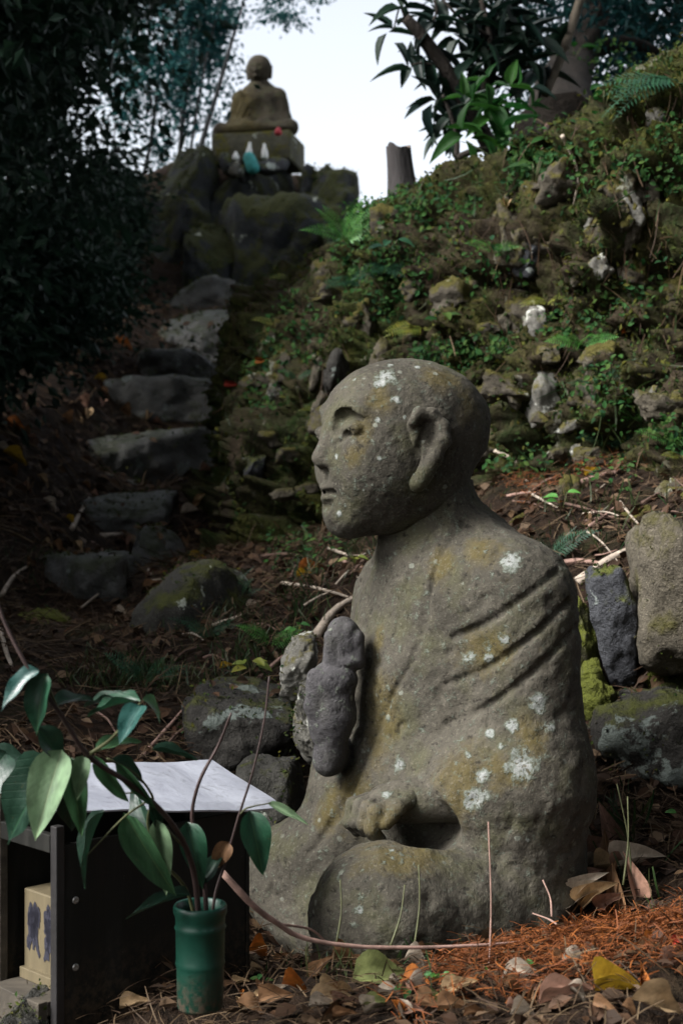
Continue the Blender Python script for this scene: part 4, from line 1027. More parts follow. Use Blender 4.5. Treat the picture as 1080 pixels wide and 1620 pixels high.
for q in [(98,1186,YV-.17,52,1328,YV-.20,66,M_bigpale,0,(-.1,-1,.3),0),(112,1198,YV-.15,130,1326,YV-.16,40,M_bigmid,1,(.4,-1,.3),.2),(95,1206,YV-.10,-20,1330,YV-.08,104,M_bigdark,1,(-.2,-.8,.6),0),
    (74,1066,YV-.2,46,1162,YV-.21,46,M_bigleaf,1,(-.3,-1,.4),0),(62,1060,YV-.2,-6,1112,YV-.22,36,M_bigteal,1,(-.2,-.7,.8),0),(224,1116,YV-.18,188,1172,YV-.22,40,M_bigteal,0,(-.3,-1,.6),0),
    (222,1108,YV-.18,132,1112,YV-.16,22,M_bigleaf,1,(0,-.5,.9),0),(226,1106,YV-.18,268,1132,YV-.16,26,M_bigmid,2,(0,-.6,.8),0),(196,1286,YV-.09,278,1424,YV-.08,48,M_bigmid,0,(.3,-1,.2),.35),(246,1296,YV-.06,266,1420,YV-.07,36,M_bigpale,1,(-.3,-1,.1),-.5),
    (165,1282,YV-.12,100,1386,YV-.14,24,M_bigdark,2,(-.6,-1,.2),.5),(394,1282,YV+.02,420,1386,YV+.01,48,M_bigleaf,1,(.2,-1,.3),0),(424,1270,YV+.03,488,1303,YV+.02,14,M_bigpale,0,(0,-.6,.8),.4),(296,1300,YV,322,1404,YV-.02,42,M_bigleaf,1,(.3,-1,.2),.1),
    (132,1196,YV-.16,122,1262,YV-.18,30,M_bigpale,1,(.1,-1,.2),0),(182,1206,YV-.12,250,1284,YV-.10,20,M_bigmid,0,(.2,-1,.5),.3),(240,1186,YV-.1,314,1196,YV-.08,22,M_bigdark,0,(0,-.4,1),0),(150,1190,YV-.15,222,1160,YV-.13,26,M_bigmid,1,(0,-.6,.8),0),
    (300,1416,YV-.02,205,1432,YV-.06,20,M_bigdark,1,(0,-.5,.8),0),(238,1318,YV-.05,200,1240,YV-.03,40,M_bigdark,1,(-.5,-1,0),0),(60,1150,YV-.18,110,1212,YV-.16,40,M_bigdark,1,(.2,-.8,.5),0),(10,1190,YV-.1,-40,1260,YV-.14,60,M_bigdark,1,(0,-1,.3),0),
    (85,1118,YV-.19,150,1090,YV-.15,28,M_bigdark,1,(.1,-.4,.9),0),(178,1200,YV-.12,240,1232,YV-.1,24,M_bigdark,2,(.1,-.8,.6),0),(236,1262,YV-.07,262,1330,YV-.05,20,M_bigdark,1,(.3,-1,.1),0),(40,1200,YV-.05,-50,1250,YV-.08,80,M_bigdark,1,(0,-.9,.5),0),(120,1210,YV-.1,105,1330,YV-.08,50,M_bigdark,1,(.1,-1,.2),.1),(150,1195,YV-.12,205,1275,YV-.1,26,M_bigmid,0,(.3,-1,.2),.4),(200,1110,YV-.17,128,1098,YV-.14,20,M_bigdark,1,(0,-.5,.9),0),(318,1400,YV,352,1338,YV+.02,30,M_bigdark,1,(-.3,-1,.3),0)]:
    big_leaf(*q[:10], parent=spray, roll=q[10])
o = big_leaf(362, 1332, YV + .02, 334, 1378, YV + .01, 30, M_lbrown, 2, (.5, -1, .2), spray, 'dry curled brown leaf', .4)

# ------------------------------------------------------------------ scattered stuff on the ground and bank
def ground_pts(n, x0, x1, y0, y1, dens=None):
    x = RNG.uniform(x0, x1, n); y = RNG.uniform(y0, y1, n)
    if dens is not None: k = RNG.uniform(0, 1, n) < dens(x, y); x, y = x[k], y[k]
    z = GH(x, y); e = .02
    nx = -(GH(x + e, y) - z) / e; ny = -(GH(x, y + e) - z) / e
    nn_ = np.stack([nx, ny, np.ones_like(nx)], -1); nn_ /= np.linalg.norm(nn_, axis=1, keepdims=True)
    return np.stack([x, y, z], -1), nn_
def rand_dirs(nrm, lift=.15):
    a = RNG.normal(size=nrm.shape); a -= nrm * (a * nrm).sum(1, keepdims=True); a /= np.linalg.norm(a, axis=1, keepdims=True)
    return a + nrm * RNG.uniform(-lift * .3, lift, len(nrm))[:, None]
def stuff(name, V, F, m, label, smooth=False):
    o = put(name, npmesh(name, V, F, smooth), m); return tag(o, label, kind='stuff')
in_bank = lambda x, y: np.interp(y, [3, 4, 5, 6.7, 8.3, 11], [2.5, .6, -.28, -.4, -.42, -.4]) < x
# brown leaf litter
parts = []
for n, x0, x1, y0, y1, sz in [(5200, -.75, .85, 1.35, 2.6, .022), (9000, -1.4, 1.4, 2.3, 5.2, .030), (7000, -2.6, .1, 4.8, 11.5, .05)]:
    p, nn_ = ground_pts(n, x0, x1, y0, y1, lambda x, y: np.where(in_bank(x, y), 0, np.clip(.55 + 1.2 * fbm(np.stack([x, y, x * 0], -1), 2.5, 3, 61), .12, 1)))
    d = rand_dirs(nn_, .5); up = nn_ + RNG.normal(size=nn_.shape) * .35
    s_ = RNG.uniform(.5, 1.5, len(p)) * sz
    parts.append(scatter(LEAF_T, LEAF_F, p + nn_ * RNG.uniform(.001, .014, len(p))[:, None], frames_np(d, up), s_ * RNG.uniform(.5, 1.1, len(p)), s_))
off = 0; VV = []; FF = []
for v, f in parts: VV.append(v); FF.append(f + off); off += len(v)
stuff('leaf_litter', np.concatenate(VV), np.concatenate(FF), M_litter, 'brown dead leaves carpeting the path and the ground')
# fine twigs, needles and crumbs
parts = []
STRIP_T = [(-.5, 0, 0), (.5, 0, 0), (.5, .33, .04), (-.5, .33, .04), (.5, .66, .03), (-.5, .66, .03), (.3, 1, -.05), (-.3, 1, -.05)]; STRIP_F = [(0, 1, 2, 3), (3, 2, 4, 5), (5, 4, 6, 7)]
for n, x0, x1, y0, y1, sz in [(9000, -.75, .85, 1.35, 2.6, .045), (15000, -1.4, 1.5, 2.3, 5.2, .07), (6000, -2.6, .1, 4.8, 11.5, .14)]:
    p, nn_ = ground_pts(n, x0, x1, y0, y1, lambda x, y: np.where(in_bank(x, y - .35), 0, 1))
    d = rand_dirs(nn_, .35); s_ = RNG.uniform(.3, 1.5, len(p)) * sz
    parts.append(scatter(STRIP_T, STRIP_F, p + nn_ * RNG.uniform(0, .02, len(p))[:, None], frames_np(d, nn_ + RNG.normal(size=nn_.shape) * .5), np.full(len(p), sz * .035), s_))
off = 0; VV = []; FF = []
for v, f in parts: VV.append(v); FF.append(f + off); off += len(v)
stuff('twig_litter', np.concatenate(VV), np.concatenate(FF), M_straw, 'dry needles and broken twigs strewn over the soil')
# orange cedar needles, lower right
p, nn_ = ground_pts(38000, .12, .95, 1.5, 2.15, lambda x, y: np.clip(1.9 - 2.4 * np.hypot((x - .45) / .60, (y - 1.80) / .25) + .8 * fbm(np.stack([x, y, x * 0], -1), 7, 2, 3), 0, 1))
p2, n2 = ground_pts(9000, .0, .7, 1.5, 1.75, lambda x, y: np.clip(1.2 - 2.2 * np.hypot((x - .22) / .4, (y - 1.62) / .1) + .9 * fbm(np.stack([x, y, x * 0], -1), 7, 2, 5), 0, 1))
p3, n3 = ground_pts(1600, .45, .85, 3.6, 4.0)
p4, n4 = ground_pts(2500, -.9, -.35, 3.6, 6.2, lambda x, y: np.clip(.2 + fbm(np.stack([x, y, x * 0], -1), 3, 2, 8), 0, 1))
p = np.concatenate([p, p2, p3, p4]); nn_ = np.concatenate([nn_, n2, n3, n4])
d = rand_dirs(nn_, .5); d[:, 0] += .5
stuff('cedar_needles', *scatter(STRIP_T, STRIP_F, p + nn_ * RNG.uniform(0, .035, len(p))[:, None], frames_np(d, nn_ + RNG.normal(size=nn_.shape) * .5), RNG.uniform(.0009, .0019, len(p)), RNG.uniform(.010, .032, len(p))), M_needle, 'orange brown fallen cedar needles heaped beside the statue')
# moss and tiny plants on the bank
def bank_pts(n, tmin=.02, tmax=1.12, dens=None):
    i = RNG.integers(4, NS - 4, n * 3); w = 1 / np.maximum(B_[i, 1], 3.2) ** 2; k = RNG.uniform(0, 1, len(i)) < w / w.max(); i = i[k][:n]
    jt = np.searchsorted(tt, RNG.uniform(tmin, tmax, len(i))).clip(1, len(tt) - 2)
    p = BV[i, jt] + RNG.normal(size=(len(i), 3)) * .012; nn_ = BN2[i, jt]
    if dens is not None: k = RNG.uniform(0, 1, len(p)) < dens(p); p, nn_ = p[k], nn_[k]
    return p, nn_
p, nn_ = bank_pts(120000, dens=lambda p: np.clip(.55 + 1.5 * fbm(p, 4, 3, 71), .05, 1))
d = nn_ * RNG.uniform(.3, 1.1, len(p))[:, None] + RNG.normal(size=p.shape) * .55 - np.array([0, 0, .25])
s_ = RNG.uniform(.006, .024, len(p)) * np.sqrt(np.maximum(p[:, 1], 3) / 4)
stuff('moss', *scatter(QUAD_T, QUAD_F, p, frames_np(d, nn_ + RNG.normal(size=p.shape) * .6), s_ * .55, s_), M_moss, 'olive and dark green moss covering the bank')
p, nn_ = bank_pts(5000, .3, 1.1)
d = nn_ * .35 + RNG.normal(size=p.shape) * .35 - np.array([0, 0, 1.])
stuff('dry_strands', *scatter(STRIP_T, STRIP_F, p + nn_ * .01, frames_np(d, nn_), RNG.uniform(.002, .004, len(p)), RNG.uniform(.04, .17, len(p))), M_straw, 'dry roots and dead stalks hanging down the bank')
p, nn_ = bank_pts(9000, .1, 1.08, dens=lambda p: np.clip(.2 + 2.2 * fbm(p, 2.6, 2, 171), 0, 1))
d = nn_ * .55 + RNG.normal(size=p.shape) * .45 - np.array([0, 0, .45])
stuff('hanging_grass', *scatter(STRIP_T, STRIP_F, p, frames_np(d, nn_ + np.array([0, 0, .5])), RNG.uniform(.002, .005, len(p)), RNG.uniform(.04, .13, len(p))), M_grass, 'thin green grass hanging over the mossy bank')
# creeping leafy plants in patches
CV = [(720,556,75,16,300),(690,575,60,14,150),(850,265,48,42,420),(760,545,60,20,120),(870,225,60,40,120),(960,110,60,50,150),(560,400,40,50,220),(620,430,60,40,200),(700,330,60,40,160),(560,350,40,30,200),(640,330,50,20,180),(600,470,70,40,160),(480,520,60,60,200),(1000,450,60,60,100),(950,620,40,50,150),(1060,690,40,30,160),(900,520,60,40,120),(780,420,60,40,120),
    (1050,250,50,60,200),(940,260,60,40,140),(800,200,50,30,140),(420,600,40,60,140),(480,880,70,30,160),(820,740,60,20,120),(530,660,30,30,50),(590,340,40,20,120),(960,760,60,30,60)]
P_, N_, S_ = [], [], []
for u, v, ru, rv, n in CV:
    for _ in range(n):
        a = random.uniform(0, 6.283); r = math.sqrt(random.random())
        h, nr, Y = hit(u + ru * r * math.cos(a), v + rv * r * math.sin(a))
        if Y < 9: P_.append(h + nr * random.uniform(.005, .06)); N_.append(nr); S_.append(random.uniform(.010, .026) * (Y / 4.5) ** .5)
P_, N_, S_ = np.array(P_), np.array(N_), np.array(S_)
d = rand_dirs(N_, .8) - np.array([0, 0, .2])
stuff('creeping_plants', *scatter(LEAF_T, LEAF_F, P_, frames_np(d, N_ * .6 + np.array([0, -.2, .7]) + RNG.normal(size=P_.shape) * .3), S_ * .8, S_), M_cover, 'patches of small leafy plants creeping over the bank')
# grass and feathery weeds on the slope left of the statue and between the stones
P_, D_g, S_ = [], [], []
for u, v, ru, rv, n, L in [(330,965,70,40,500,.05),(240,1075,90,20,500,.05),(420,1010,50,40,420,.05),(380,1060,50,30,300,.05),(490,905,50,40,350,.06),(560,880,60,30,200,.06),(150,1080,60,30,200,.05),(200,1060,60,30,300,.05),(300,1000,80,60,300,.04),(480,960,40,40,150,.06),(460,860,60,20,250,.05),(960,840,120,60,150,.08),(900,800,80,30,120,.07),
    (620,1520,140,40,90,.05),(500,1540,100,30,60,.05),(980,1310,40,60,40,.09),(730,1480,60,20,30,.08),(1000,1420,60,40,30,.08),(60,900,60,50,160,.05),(300,900,60,20,120,.05),(540,830,60,12,200,.05)]:
    for _ in range(n):
        h, nr, Y = hit(random.gauss(u, ru * .5), random.gauss(v, rv * .5))
        if Y < 6 and random.random() < .6: P_.append(h); D_g.append(nr * .5 + Vector((random.gauss(0, .5), random.gauss(0, .5), random.uniform(.3, 1)))); S_.append(random.uniform(.3, 1.2) * L * .8)
P_, D_g, S_ = np.array(P_), np.array(D_g), np.array(S_)
stuff('grass', *scatter(STRIP_T, STRIP_F, P_, frames_np(D_g, RNG.normal(size=P_.shape)), S_ * .06, S_), M_grass, 'thin grass and feathery weeds sprouting among the stones')

# ------------------------------------------------------------------ ferns
def frond_mesh(n=19, droop=.5, seed=0):
    r = random.Random(seed); vs_ = []; fs_ = []
    pos = lambda t: Vector((.05 * math.sin(t * 2 + seed), t, .28 * t - droop * t * t))
    for i in range(n):
        t = .12 + .86 * i / n; p = pos(t); L = .24 * math.sin(math.pi * min(1, (t * .86 + .17))) ** .8 * (1.05 - .3 * t) + .015
        for sx in (1, -1):
            d = Vector((sx * .93, .37, -.10 + r.uniform(-.06, .06))); w = Vector((-.12 * sx, .5, 0)).normalized() * .0135
            b = len(vs_)
            vs_ += [tuple(p), tuple(p + d * L * .45 + w), tuple(p + d * L), tuple(p + d * L * .45 - w)]; fs_.append((b, b + 1, b + 2, b + 3))
    for i in range(8):
        a, c = pos(i / 8), pos((i + 1) / 8); b = len(vs_)
        vs_ += [tuple(a + Vector((.006, 0, .004))), tuple(a - Vector((.006, 0, -.004))), tuple(c - Vector((.005, 0, -.004))), tuple(c + Vector((.005, 0, .004)))]; fs_.append((b, b + 1, b + 2, b + 3))
    return npmesh('frond', vs_, fs_, False)
FR = [frond_mesh(15, d, i) for i, d in enumerate((.35, .55, .75))]
def hit_near(u, v, ymax=9.2):
    for k in range(14):
        h = hit(u + 6 * k, v + 3 * k)
        if h[2] < ymax: return h
    return hit(u, v)
def fern(u, v, size_px, m, label, n=5, dirs=None, seed=0, up=.6):
    size_px *= 1.35 if n > 2 else .8
    r = random.Random(seed + 5); h, nr, Y = hit_near(u, v); L = size_px * Y / FPX
    t = thing('fern', h, label, 'fern', 'ferns growing on the bank and the slope')
    for k in range(n):
        a = (dirs[k % len(dirs)] if dirs else r.uniform(-1.2, 1.2) + (k - n / 2) * .5)
        d = Vector((math.sin(a), -abs(math.cos(a)) * .4, up * r.uniform(.6, 1.2) + .5 * math.cos(a) * up)) + nr * .35
        me = FR[k % 3].copy(); me.materials.append(m)
        o = put('frond', me, m, t); o.matrix_parent_inverse.identity()
        s_ = L * r.uniform(.8, 1.15)
        o.matrix_local = frame(d, Vector((0, -.7, .75)) + nr * .3).to_4x4() @ Matrix.Diagonal((s_ * 1.1, s_, s_, 1))
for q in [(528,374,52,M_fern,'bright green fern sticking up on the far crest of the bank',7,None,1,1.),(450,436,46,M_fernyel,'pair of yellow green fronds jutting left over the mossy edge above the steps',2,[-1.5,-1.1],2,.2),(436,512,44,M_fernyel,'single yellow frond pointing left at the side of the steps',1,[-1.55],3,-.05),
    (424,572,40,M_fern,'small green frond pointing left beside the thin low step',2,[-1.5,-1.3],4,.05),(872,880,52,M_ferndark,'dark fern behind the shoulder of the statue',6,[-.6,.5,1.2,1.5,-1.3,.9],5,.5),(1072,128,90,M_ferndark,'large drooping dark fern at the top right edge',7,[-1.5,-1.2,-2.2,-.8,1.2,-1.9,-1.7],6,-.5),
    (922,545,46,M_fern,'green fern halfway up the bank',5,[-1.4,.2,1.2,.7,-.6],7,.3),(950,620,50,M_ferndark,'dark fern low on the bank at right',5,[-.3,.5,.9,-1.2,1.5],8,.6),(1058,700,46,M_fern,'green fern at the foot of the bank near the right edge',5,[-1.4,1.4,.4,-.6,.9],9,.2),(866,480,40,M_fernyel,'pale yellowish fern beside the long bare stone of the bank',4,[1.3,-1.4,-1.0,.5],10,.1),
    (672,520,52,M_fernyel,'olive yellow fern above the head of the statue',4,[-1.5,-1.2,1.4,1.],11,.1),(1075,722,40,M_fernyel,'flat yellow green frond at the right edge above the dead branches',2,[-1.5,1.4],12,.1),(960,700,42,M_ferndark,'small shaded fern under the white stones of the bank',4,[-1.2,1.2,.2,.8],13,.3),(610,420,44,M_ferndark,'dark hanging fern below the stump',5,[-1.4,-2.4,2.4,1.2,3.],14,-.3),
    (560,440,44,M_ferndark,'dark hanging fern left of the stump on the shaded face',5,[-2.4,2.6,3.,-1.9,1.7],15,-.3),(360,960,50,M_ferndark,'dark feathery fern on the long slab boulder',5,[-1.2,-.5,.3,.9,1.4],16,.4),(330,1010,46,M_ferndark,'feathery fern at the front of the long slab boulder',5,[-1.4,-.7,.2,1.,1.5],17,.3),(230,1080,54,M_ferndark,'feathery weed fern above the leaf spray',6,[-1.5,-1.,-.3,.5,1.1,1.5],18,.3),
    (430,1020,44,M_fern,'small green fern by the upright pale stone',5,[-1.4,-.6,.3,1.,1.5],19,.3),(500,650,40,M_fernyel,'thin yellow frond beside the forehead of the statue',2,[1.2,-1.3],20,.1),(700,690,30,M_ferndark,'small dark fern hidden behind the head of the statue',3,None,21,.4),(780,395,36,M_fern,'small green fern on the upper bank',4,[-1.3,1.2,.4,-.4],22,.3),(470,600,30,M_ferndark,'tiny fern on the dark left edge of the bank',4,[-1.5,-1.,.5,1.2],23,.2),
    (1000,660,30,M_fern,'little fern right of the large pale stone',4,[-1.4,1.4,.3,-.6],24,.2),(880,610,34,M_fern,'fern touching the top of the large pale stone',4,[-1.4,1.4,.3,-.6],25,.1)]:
    fern(*q)
# broad leaved seedlings
SM_ = [leaf_mesh('seedling_leaf', .12, .25, .75, 6, .01, i) for i in range(2)]
def seedling(u, v, spx, m, label, n=4, seed=0, name='leafy_plant', hgt=1.):
    r = random.Random(seed); h, nr, Y = hit(u, v); L = spx * Y / FPX
    t = thing(name, h, label, 'plant', 'small leafy plants growing on the bank and litter')
    tops = []
    for k in range(n):
        a = 2 * math.pi * k / n + r.uniform(-.4, .4); c = h + Vector((math.cos(a) * .35 * L, math.sin(a) * .25 * L - .01, L * hgt * r.uniform(.5, 1.2))) + nr * L * .3
        tops.append((c, a))
        put('stem', MB().tube([h, h + (c - h) * .5 + Vector((0, 0, L * .12)), c], L * .022, 5).mesh('stem'), M_stem, t)
        me = SM_[k % 2].copy(); me.materials.append(m); o = put('leaf', me, m, t); o.matrix_parent_inverse.identity()
        d = Vector((math.cos(a), math.sin(a) * .5 - .2, r.uniform(-.3, .3)))
        s_ = L * r.uniform(.7, 1.1)
        o.matrix_local = Matrix.Translation(c - h) @ frame(d, Vector((0, -.5, .9))).to_4x4() @ Matrix.Diagonal((s_ * .6, s_, s_, 1))
for q in [(888,815,26,M_fern,'plant with two bright leaves on the dead branches behind the statue',3,1),(845,300,34,M_cover,'bright green leafy plant lower on the upper bank',7,2),(826,250,30,M_cover,'bright green leafy plant near the dry hanging stem',6,3),(868,240,26,M_cover,'leafy plant beside the upper end of the dry hanging stem',5,4),(905,110,30,M_shrubgreen,'two round bright leaves near the slanting dead pole',3,5),(955,175,30,M_shrubgreen,'plant with one large round leaf on the upper bank',3,6),
    (875,160,24,M_fern,'leafy sprig below the slanting dead pole',4,7),(615,415,30,M_ferndark,'dark broad leaves on the shaded bank under the stump',4,8),(395,1075,26,M_fernyel,'yellow green weed left of the pale upright stone',6,9),(345,1550,18,M_fern,'tiny bright sprout in front of the green vase',3,10),(690,1565,22,M_fern,'small green seedling at the bottom among dead leaves',4,11),(650,1580,20,M_cover,'small round leaved seedling at the bottom left of the taller stalk',4,12),
    (775,1540,18,M_fern,'green seedling beside the orange needles',3,13),(820,1540,18,M_fern,'green seedling inside the orange needles',3,14),(415,1560,16,M_cover,'tiny seedling right of the green vase',3,15),(560,905,22,M_fernyel,'yellowing weed left of the chest of the statue',4,16),(700,520,24,M_cover,'leafy sprig above the head of the statue',5,17),(750,560,26,M_cover,'leafy sprig right of the crown of the statue',6,18),(470,1010,18,M_fern,'weed on the top of the pale upright stone',4,19),(990,640,22,M_cover,'leafy sprig at the right of the bank',4,20),
    (1075,1310,20,M_fern,'pale green leaf plant in the dark hollow at the right edge',2,21),(940,205,20,M_shrubgreen,'sprig under the round leaf on the upper bank',4,22)]:
    seedling(*q)

# ------------------------------------------------------------------ trees
def crown_arrays(n, ncl, size, seed, spread=.22, hollow=.35):
    r = np.random.default_rng(seed)
    c = r.normal(size=(ncl, 3)); c /= np.linalg.norm(c, axis=1, keepdims=True); c *= (r.uniform(hollow, 1, ncl) ** .6)[:, None]
    k = r.integers(0, ncl, n); p = c[k] + r.normal(size=(n, 3)) * spread * r.uniform(.5, 1.3, ncl)[k][:, None]
    d = r.normal(size=(n, 3)) + np.array([0, 0, -.45]) + (p - c[k]) * 2
    s_ = r.uniform(.6, 1.35, n) * size
    return p, d, s_, c
def tree(base, top, radii, n, ncl, size, m, tr, label, seed, name='leafy_tree', group=None, spread=.22, limbs=7, wide=.5, lean=None, tmpl=(QUAD_T, QUAD_F), barkm=None):
    base, top = Vector(base), Vector(top); r = random.Random(seed)
    t = thing(name, base, label, 'tree', group)
    radii = np.array(radii); p, d, s_, c = crown_arrays(n, ncl, size, seed, spread)
    pts = p * radii + np.array(top); cl = c * radii + np.array(top)
    q = [base, base.lerp(top, .35) + Vector((r.uniform(-.1, .1), r.uniform(-.1, .1), 0)), base.lerp(top, .7) + Vector((r.uniform(-.12, .12), r.uniform(-.1, .1), 0)), top + Vector((0, 0, radii[2] * .5))]
    q = smooth_path(q, 5); mb = MB(); N = len(q)
    mb.tube(q, [tr * (1.25 - 1.1 * i / N) * (1.25 if i == 0 else 1) for i in range(N)], 9, wob=.07)
    put('trunk', mb.mesh('trunk'), barkm or M_bark, t)
    idx = list(range(ncl)); r.shuffle(idx)
    for i in idx[:limbs]:
        e = Vector(cl[i]); s0 = q[min(N - 2, max(3, int(N * r.uniform(.35, .8))))]
        mid = s0.lerp(e, .5) + Vector((0, 0, .12 * (e - s0).length))
        lp = smooth_path([s0, mid, e], 5)
        put('limb', MB().tube(lp, [tr * .38 * (1.1 - i2 / len(lp)) for i2 in range(len(lp))], 6, wob=.06).mesh('limb'), barkm or M_bark, t)
    R = frames_np(d, np.random.default_rng(seed + 1).normal(size=d.shape) + np.array([0, 0, .6]))
    V, F = scatter(tmpl[0], tmpl[1], pts, R, s_ * wide, s_)
    o = put('crown', npmesh('crown', V, F, False), m, t, kind='stuff')
    return t
gL = 'dark broadleaf trees crowding the left side of the steps'
def gz(x, y): return float(GH(np.array([x]), np.array([y]))[0])
for i, (x, y, tx, ty, tz, rr_, n, lb) in enumerate([
    (-2.3, 5.6, -2.05, 5.7, 3.25, (.95, 1.1, 1.25), 15000, 'nearest dark broadleaf tree at the left edge'),
    (-2.6, 7.4, -2.08, 7.3, 4.0, (1.0, 1.2, 1.45), 20000, 'dark broadleaf tree behind the nearest one, over the lower steps'),
    (-3.0, 9.6, -2.38, 9.4, 4.8, (1.15, 1.2, 1.6), 22000, 'dark broadleaf tree left of the upper steps'),
    (-3.9, 11.8, -3.3, 11.6, 5.3, (1.4, 1.2, 1.8), 22000, 'farthest dark broadleaf tree left of the outcrop')]):
    tree((x, y, gz(x, y) - .1), (tx, ty, tz), rr_, n, 60, .085, M_leafdark, .10, lb, 400 + i, group=gL, spread=.2, barkm=M_barkdark)
gU = 'dark bushes under the trees left of the steps'
for i, (u, v, Y, rx, rz, lb) in enumerate([(10, 450, 6.2, .36, .4, 'low dark bush at the left edge beneath the trees'), (120, 410, 8.6, .4, .5, 'dark bush left of the tall step stone'), (70, 300, 10.5, .6, .7, 'dark bush left of the outcrop boulders'), (10, 330, 8.0, .5, .8, 'dark bush between the trunks at the left'), (190, 350, 11.2, .3, .5, 'small dark bush against the grey outcrop boulder'), (-120, 500, 5.4, .4, .45, 'dark bush mostly beyond the left edge')]):
    c = P(u, v, Y); tree((c.x, c.y, gz(c.x, c.y) - .05), c, (rx, .5, rz), 4200, 26, .06, M_leafdark, .03, lb, 440 + i, 'bush', gU, spread=.25, limbs=5)

c = P(268, 60, 16.5); tree((c.x - 1.0, 16.8, 2.0), c, (.75, .7, 1.5), 10000, 60, .085, M_leafblue, .04, 'fine leaved bluish tree behind the distant statue against the sky', 460, 'fine_leaved_tree', spread=.17, limbs=2, wide=.45, barkm=M_barkdark)
c = P(395, -5, 16.0); tree((c.x - 1.6, 16.2, 2.0), c, (.75, .6, .40), 1600, 20, .07, M_leafblue, .05, 'thin bluish branch tree whose tips hang over the head of the distant statue', 461, 'fine_leaved_tree', spread=.14, limbs=3, wide=.45, barkm=M_barkdark)
# big dark trunk and conifer on the bank at upper right
c = P(985, 15, 6.6); tr_ = tree(P(885, 215, 5.7), c, (.62, .5, .55), 9000, 40, .05, M_leafblue, .13, 'thick dark brown tree at the upper right whose fine foliage lets sky through', 470, 'conifer_tree', spread=.2, limbs=8, wide=.3)
c = P(1075, 20, 7.4); tree((c.x + .3, 7.8, 1.0), c, (.5, .45, .6), 3000, 30, .06, M_leafdark, .06, 'dark leafy tree closing the sky at the top right corner', 471, spread=.2, limbs=5, barkm=M_barkdark)
gB = 'unseen trees added to shade the hollow'  # out-of-view trees added to block skylight from above, the sides and behind
for i, (x, y, tz, rr_, n, lb) in enumerate([(3.2, 5.4, 5.0, (1.5, 1.5, 1.6), 9000, 'broadleaf tree added for shade on the bank beyond the right edge'), (2.6, 2.2, 4.3, (1.4, 1.5, 1.4), 9000, 'broadleaf tree added for shade, overhanging the statue from the right'), (2.0, -.6, 4.0, (1.5, 1.5, 1.4), 9000, 'broadleaf tree added for shade behind the viewer at right'),
    (.2, -2.4, 4.2, (1.7, 1.4, 1.5), 9000, 'broadleaf tree added for shade behind the viewer'), (-1.3, 5.4, 6.4, (1.5, 1.9, .9), 9000, 'tall broadleaf tree added for shade, its crown closing over the steps'), (1.0, 1.3, 5.2, (1.3, 1.3, .9), 8000, 'tall broadleaf tree added for shade, its crown closing over the statue'), (-2.4, 4.2, 1.55, (.95, .9, .9), 12000, 'dense broadleaf tree added for shade beside the slope beyond the left edge'),
    (2.35, 1.5, 2.3, (.95, 1.2, 1.8), 16000, 'dense broadleaf tree added for shade close to the right of the statue beyond the edge'), (2.3, -.7, 2.0, (.9, 1.0, 1.6), 12000, 'dense broadleaf tree added for shade behind the viewer at the far right'), (.35, -2.3, 2.1, (1.3, .8, 1.7), 12000, 'dense low broadleaf tree added for shade straight behind the viewer'),
    (-1.95, 2.5, 1.5, (.55, .7, 1.0), 9000, 'dense low tree added for shade left of the box shrine beyond the edge'), (-.35, 3.9, 5.4, (1.3, 1.3, .8), 9000, 'tall broadleaf tree added for shade, its crown closing over the path'), (-1.0, 8.2, 7.0, (1.7, 1.7, .9), 10000, 'tall broadleaf tree added for shade, its crown closing over the upper steps')]):
    bx, by = (x + .9, y - .5) if tz > 5 else (x, y)
    if x == .9: bx, by = 3.0, 4.6
    if x == -1.3: bx, by = -3.4, 5.2
    if x == 1.0: bx, by = 2.8, 1.0
    if x == -.35: bx, by = -3.3, 3.2
    if x == -1.0: bx, by = -3.8, 8.4
    if x == .8: bx, by = 3.4, 7.2
    tree((bx, by, gz(bx, by) - .1 if bx < 2.5 else 1.0), (x, y, tz), rr_, n, 60, .11, M_leafdark, .12, lb, 480 + i, group=gB, spread=.2)

# evergreen shrub leaning over the bank crest, every large leaf a part
hb, _, _ = hit(762, 262)
shr = thing('evergreen_shrub', hb, 'evergreen shrub with leaning trunk and leaf whorls dark against the sky on the bank crest', 'shrub')
YS = 5.15
for pts, r in [([(790,262,YS+.05),(752,190,YS),(712,120,YS-.05),(668,58,YS-.1),(640,28,YS-.12)], .030), ([(722,250,YS-.1),(722,215,YS-.1),(712,180,YS-.12),(700,150,YS-.12)], .010), ([(752,190,YS),(770,120,YS),(775,60,YS),(760,0,YS)], .014), ([(770,120,YS),(810,80,YS+.1),(840,40,YS+.1)], .010),
    ([(640,28,YS-.12),(632,12,YS-.12),(622,48,YS-.14)], .004), ([(700,110,YS-.05),(672,100,YS-.1),(652,102,YS-.12)], .005), ([(722,250,YS-.1),(760,236,YS-.1),(800,245,YS)], .012), ([(775,60,YS),(730,30,YS-.05),(700,0,YS-.05)], .007), ([(790,262,YS+.05),(805,200,YS-.15),(800,165,YS-.2)], .009), ([(668,58,YS-.1),(690,20,YS-.1),(680,-20,YS-.1)], .006)]:
    pp = smooth_path([P(*q) for q in pts], 5); put('branch', MB().tube(pp, [r * (1.1 - .5 * i / len(pp)) for i in range(len(pp))], 8, wob=.06).mesh('branch'), M_bark, shr)
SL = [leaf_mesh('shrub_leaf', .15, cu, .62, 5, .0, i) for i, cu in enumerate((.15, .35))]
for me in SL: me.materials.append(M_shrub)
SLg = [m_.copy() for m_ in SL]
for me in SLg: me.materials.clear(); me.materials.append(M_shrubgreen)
rr = random.Random(11)
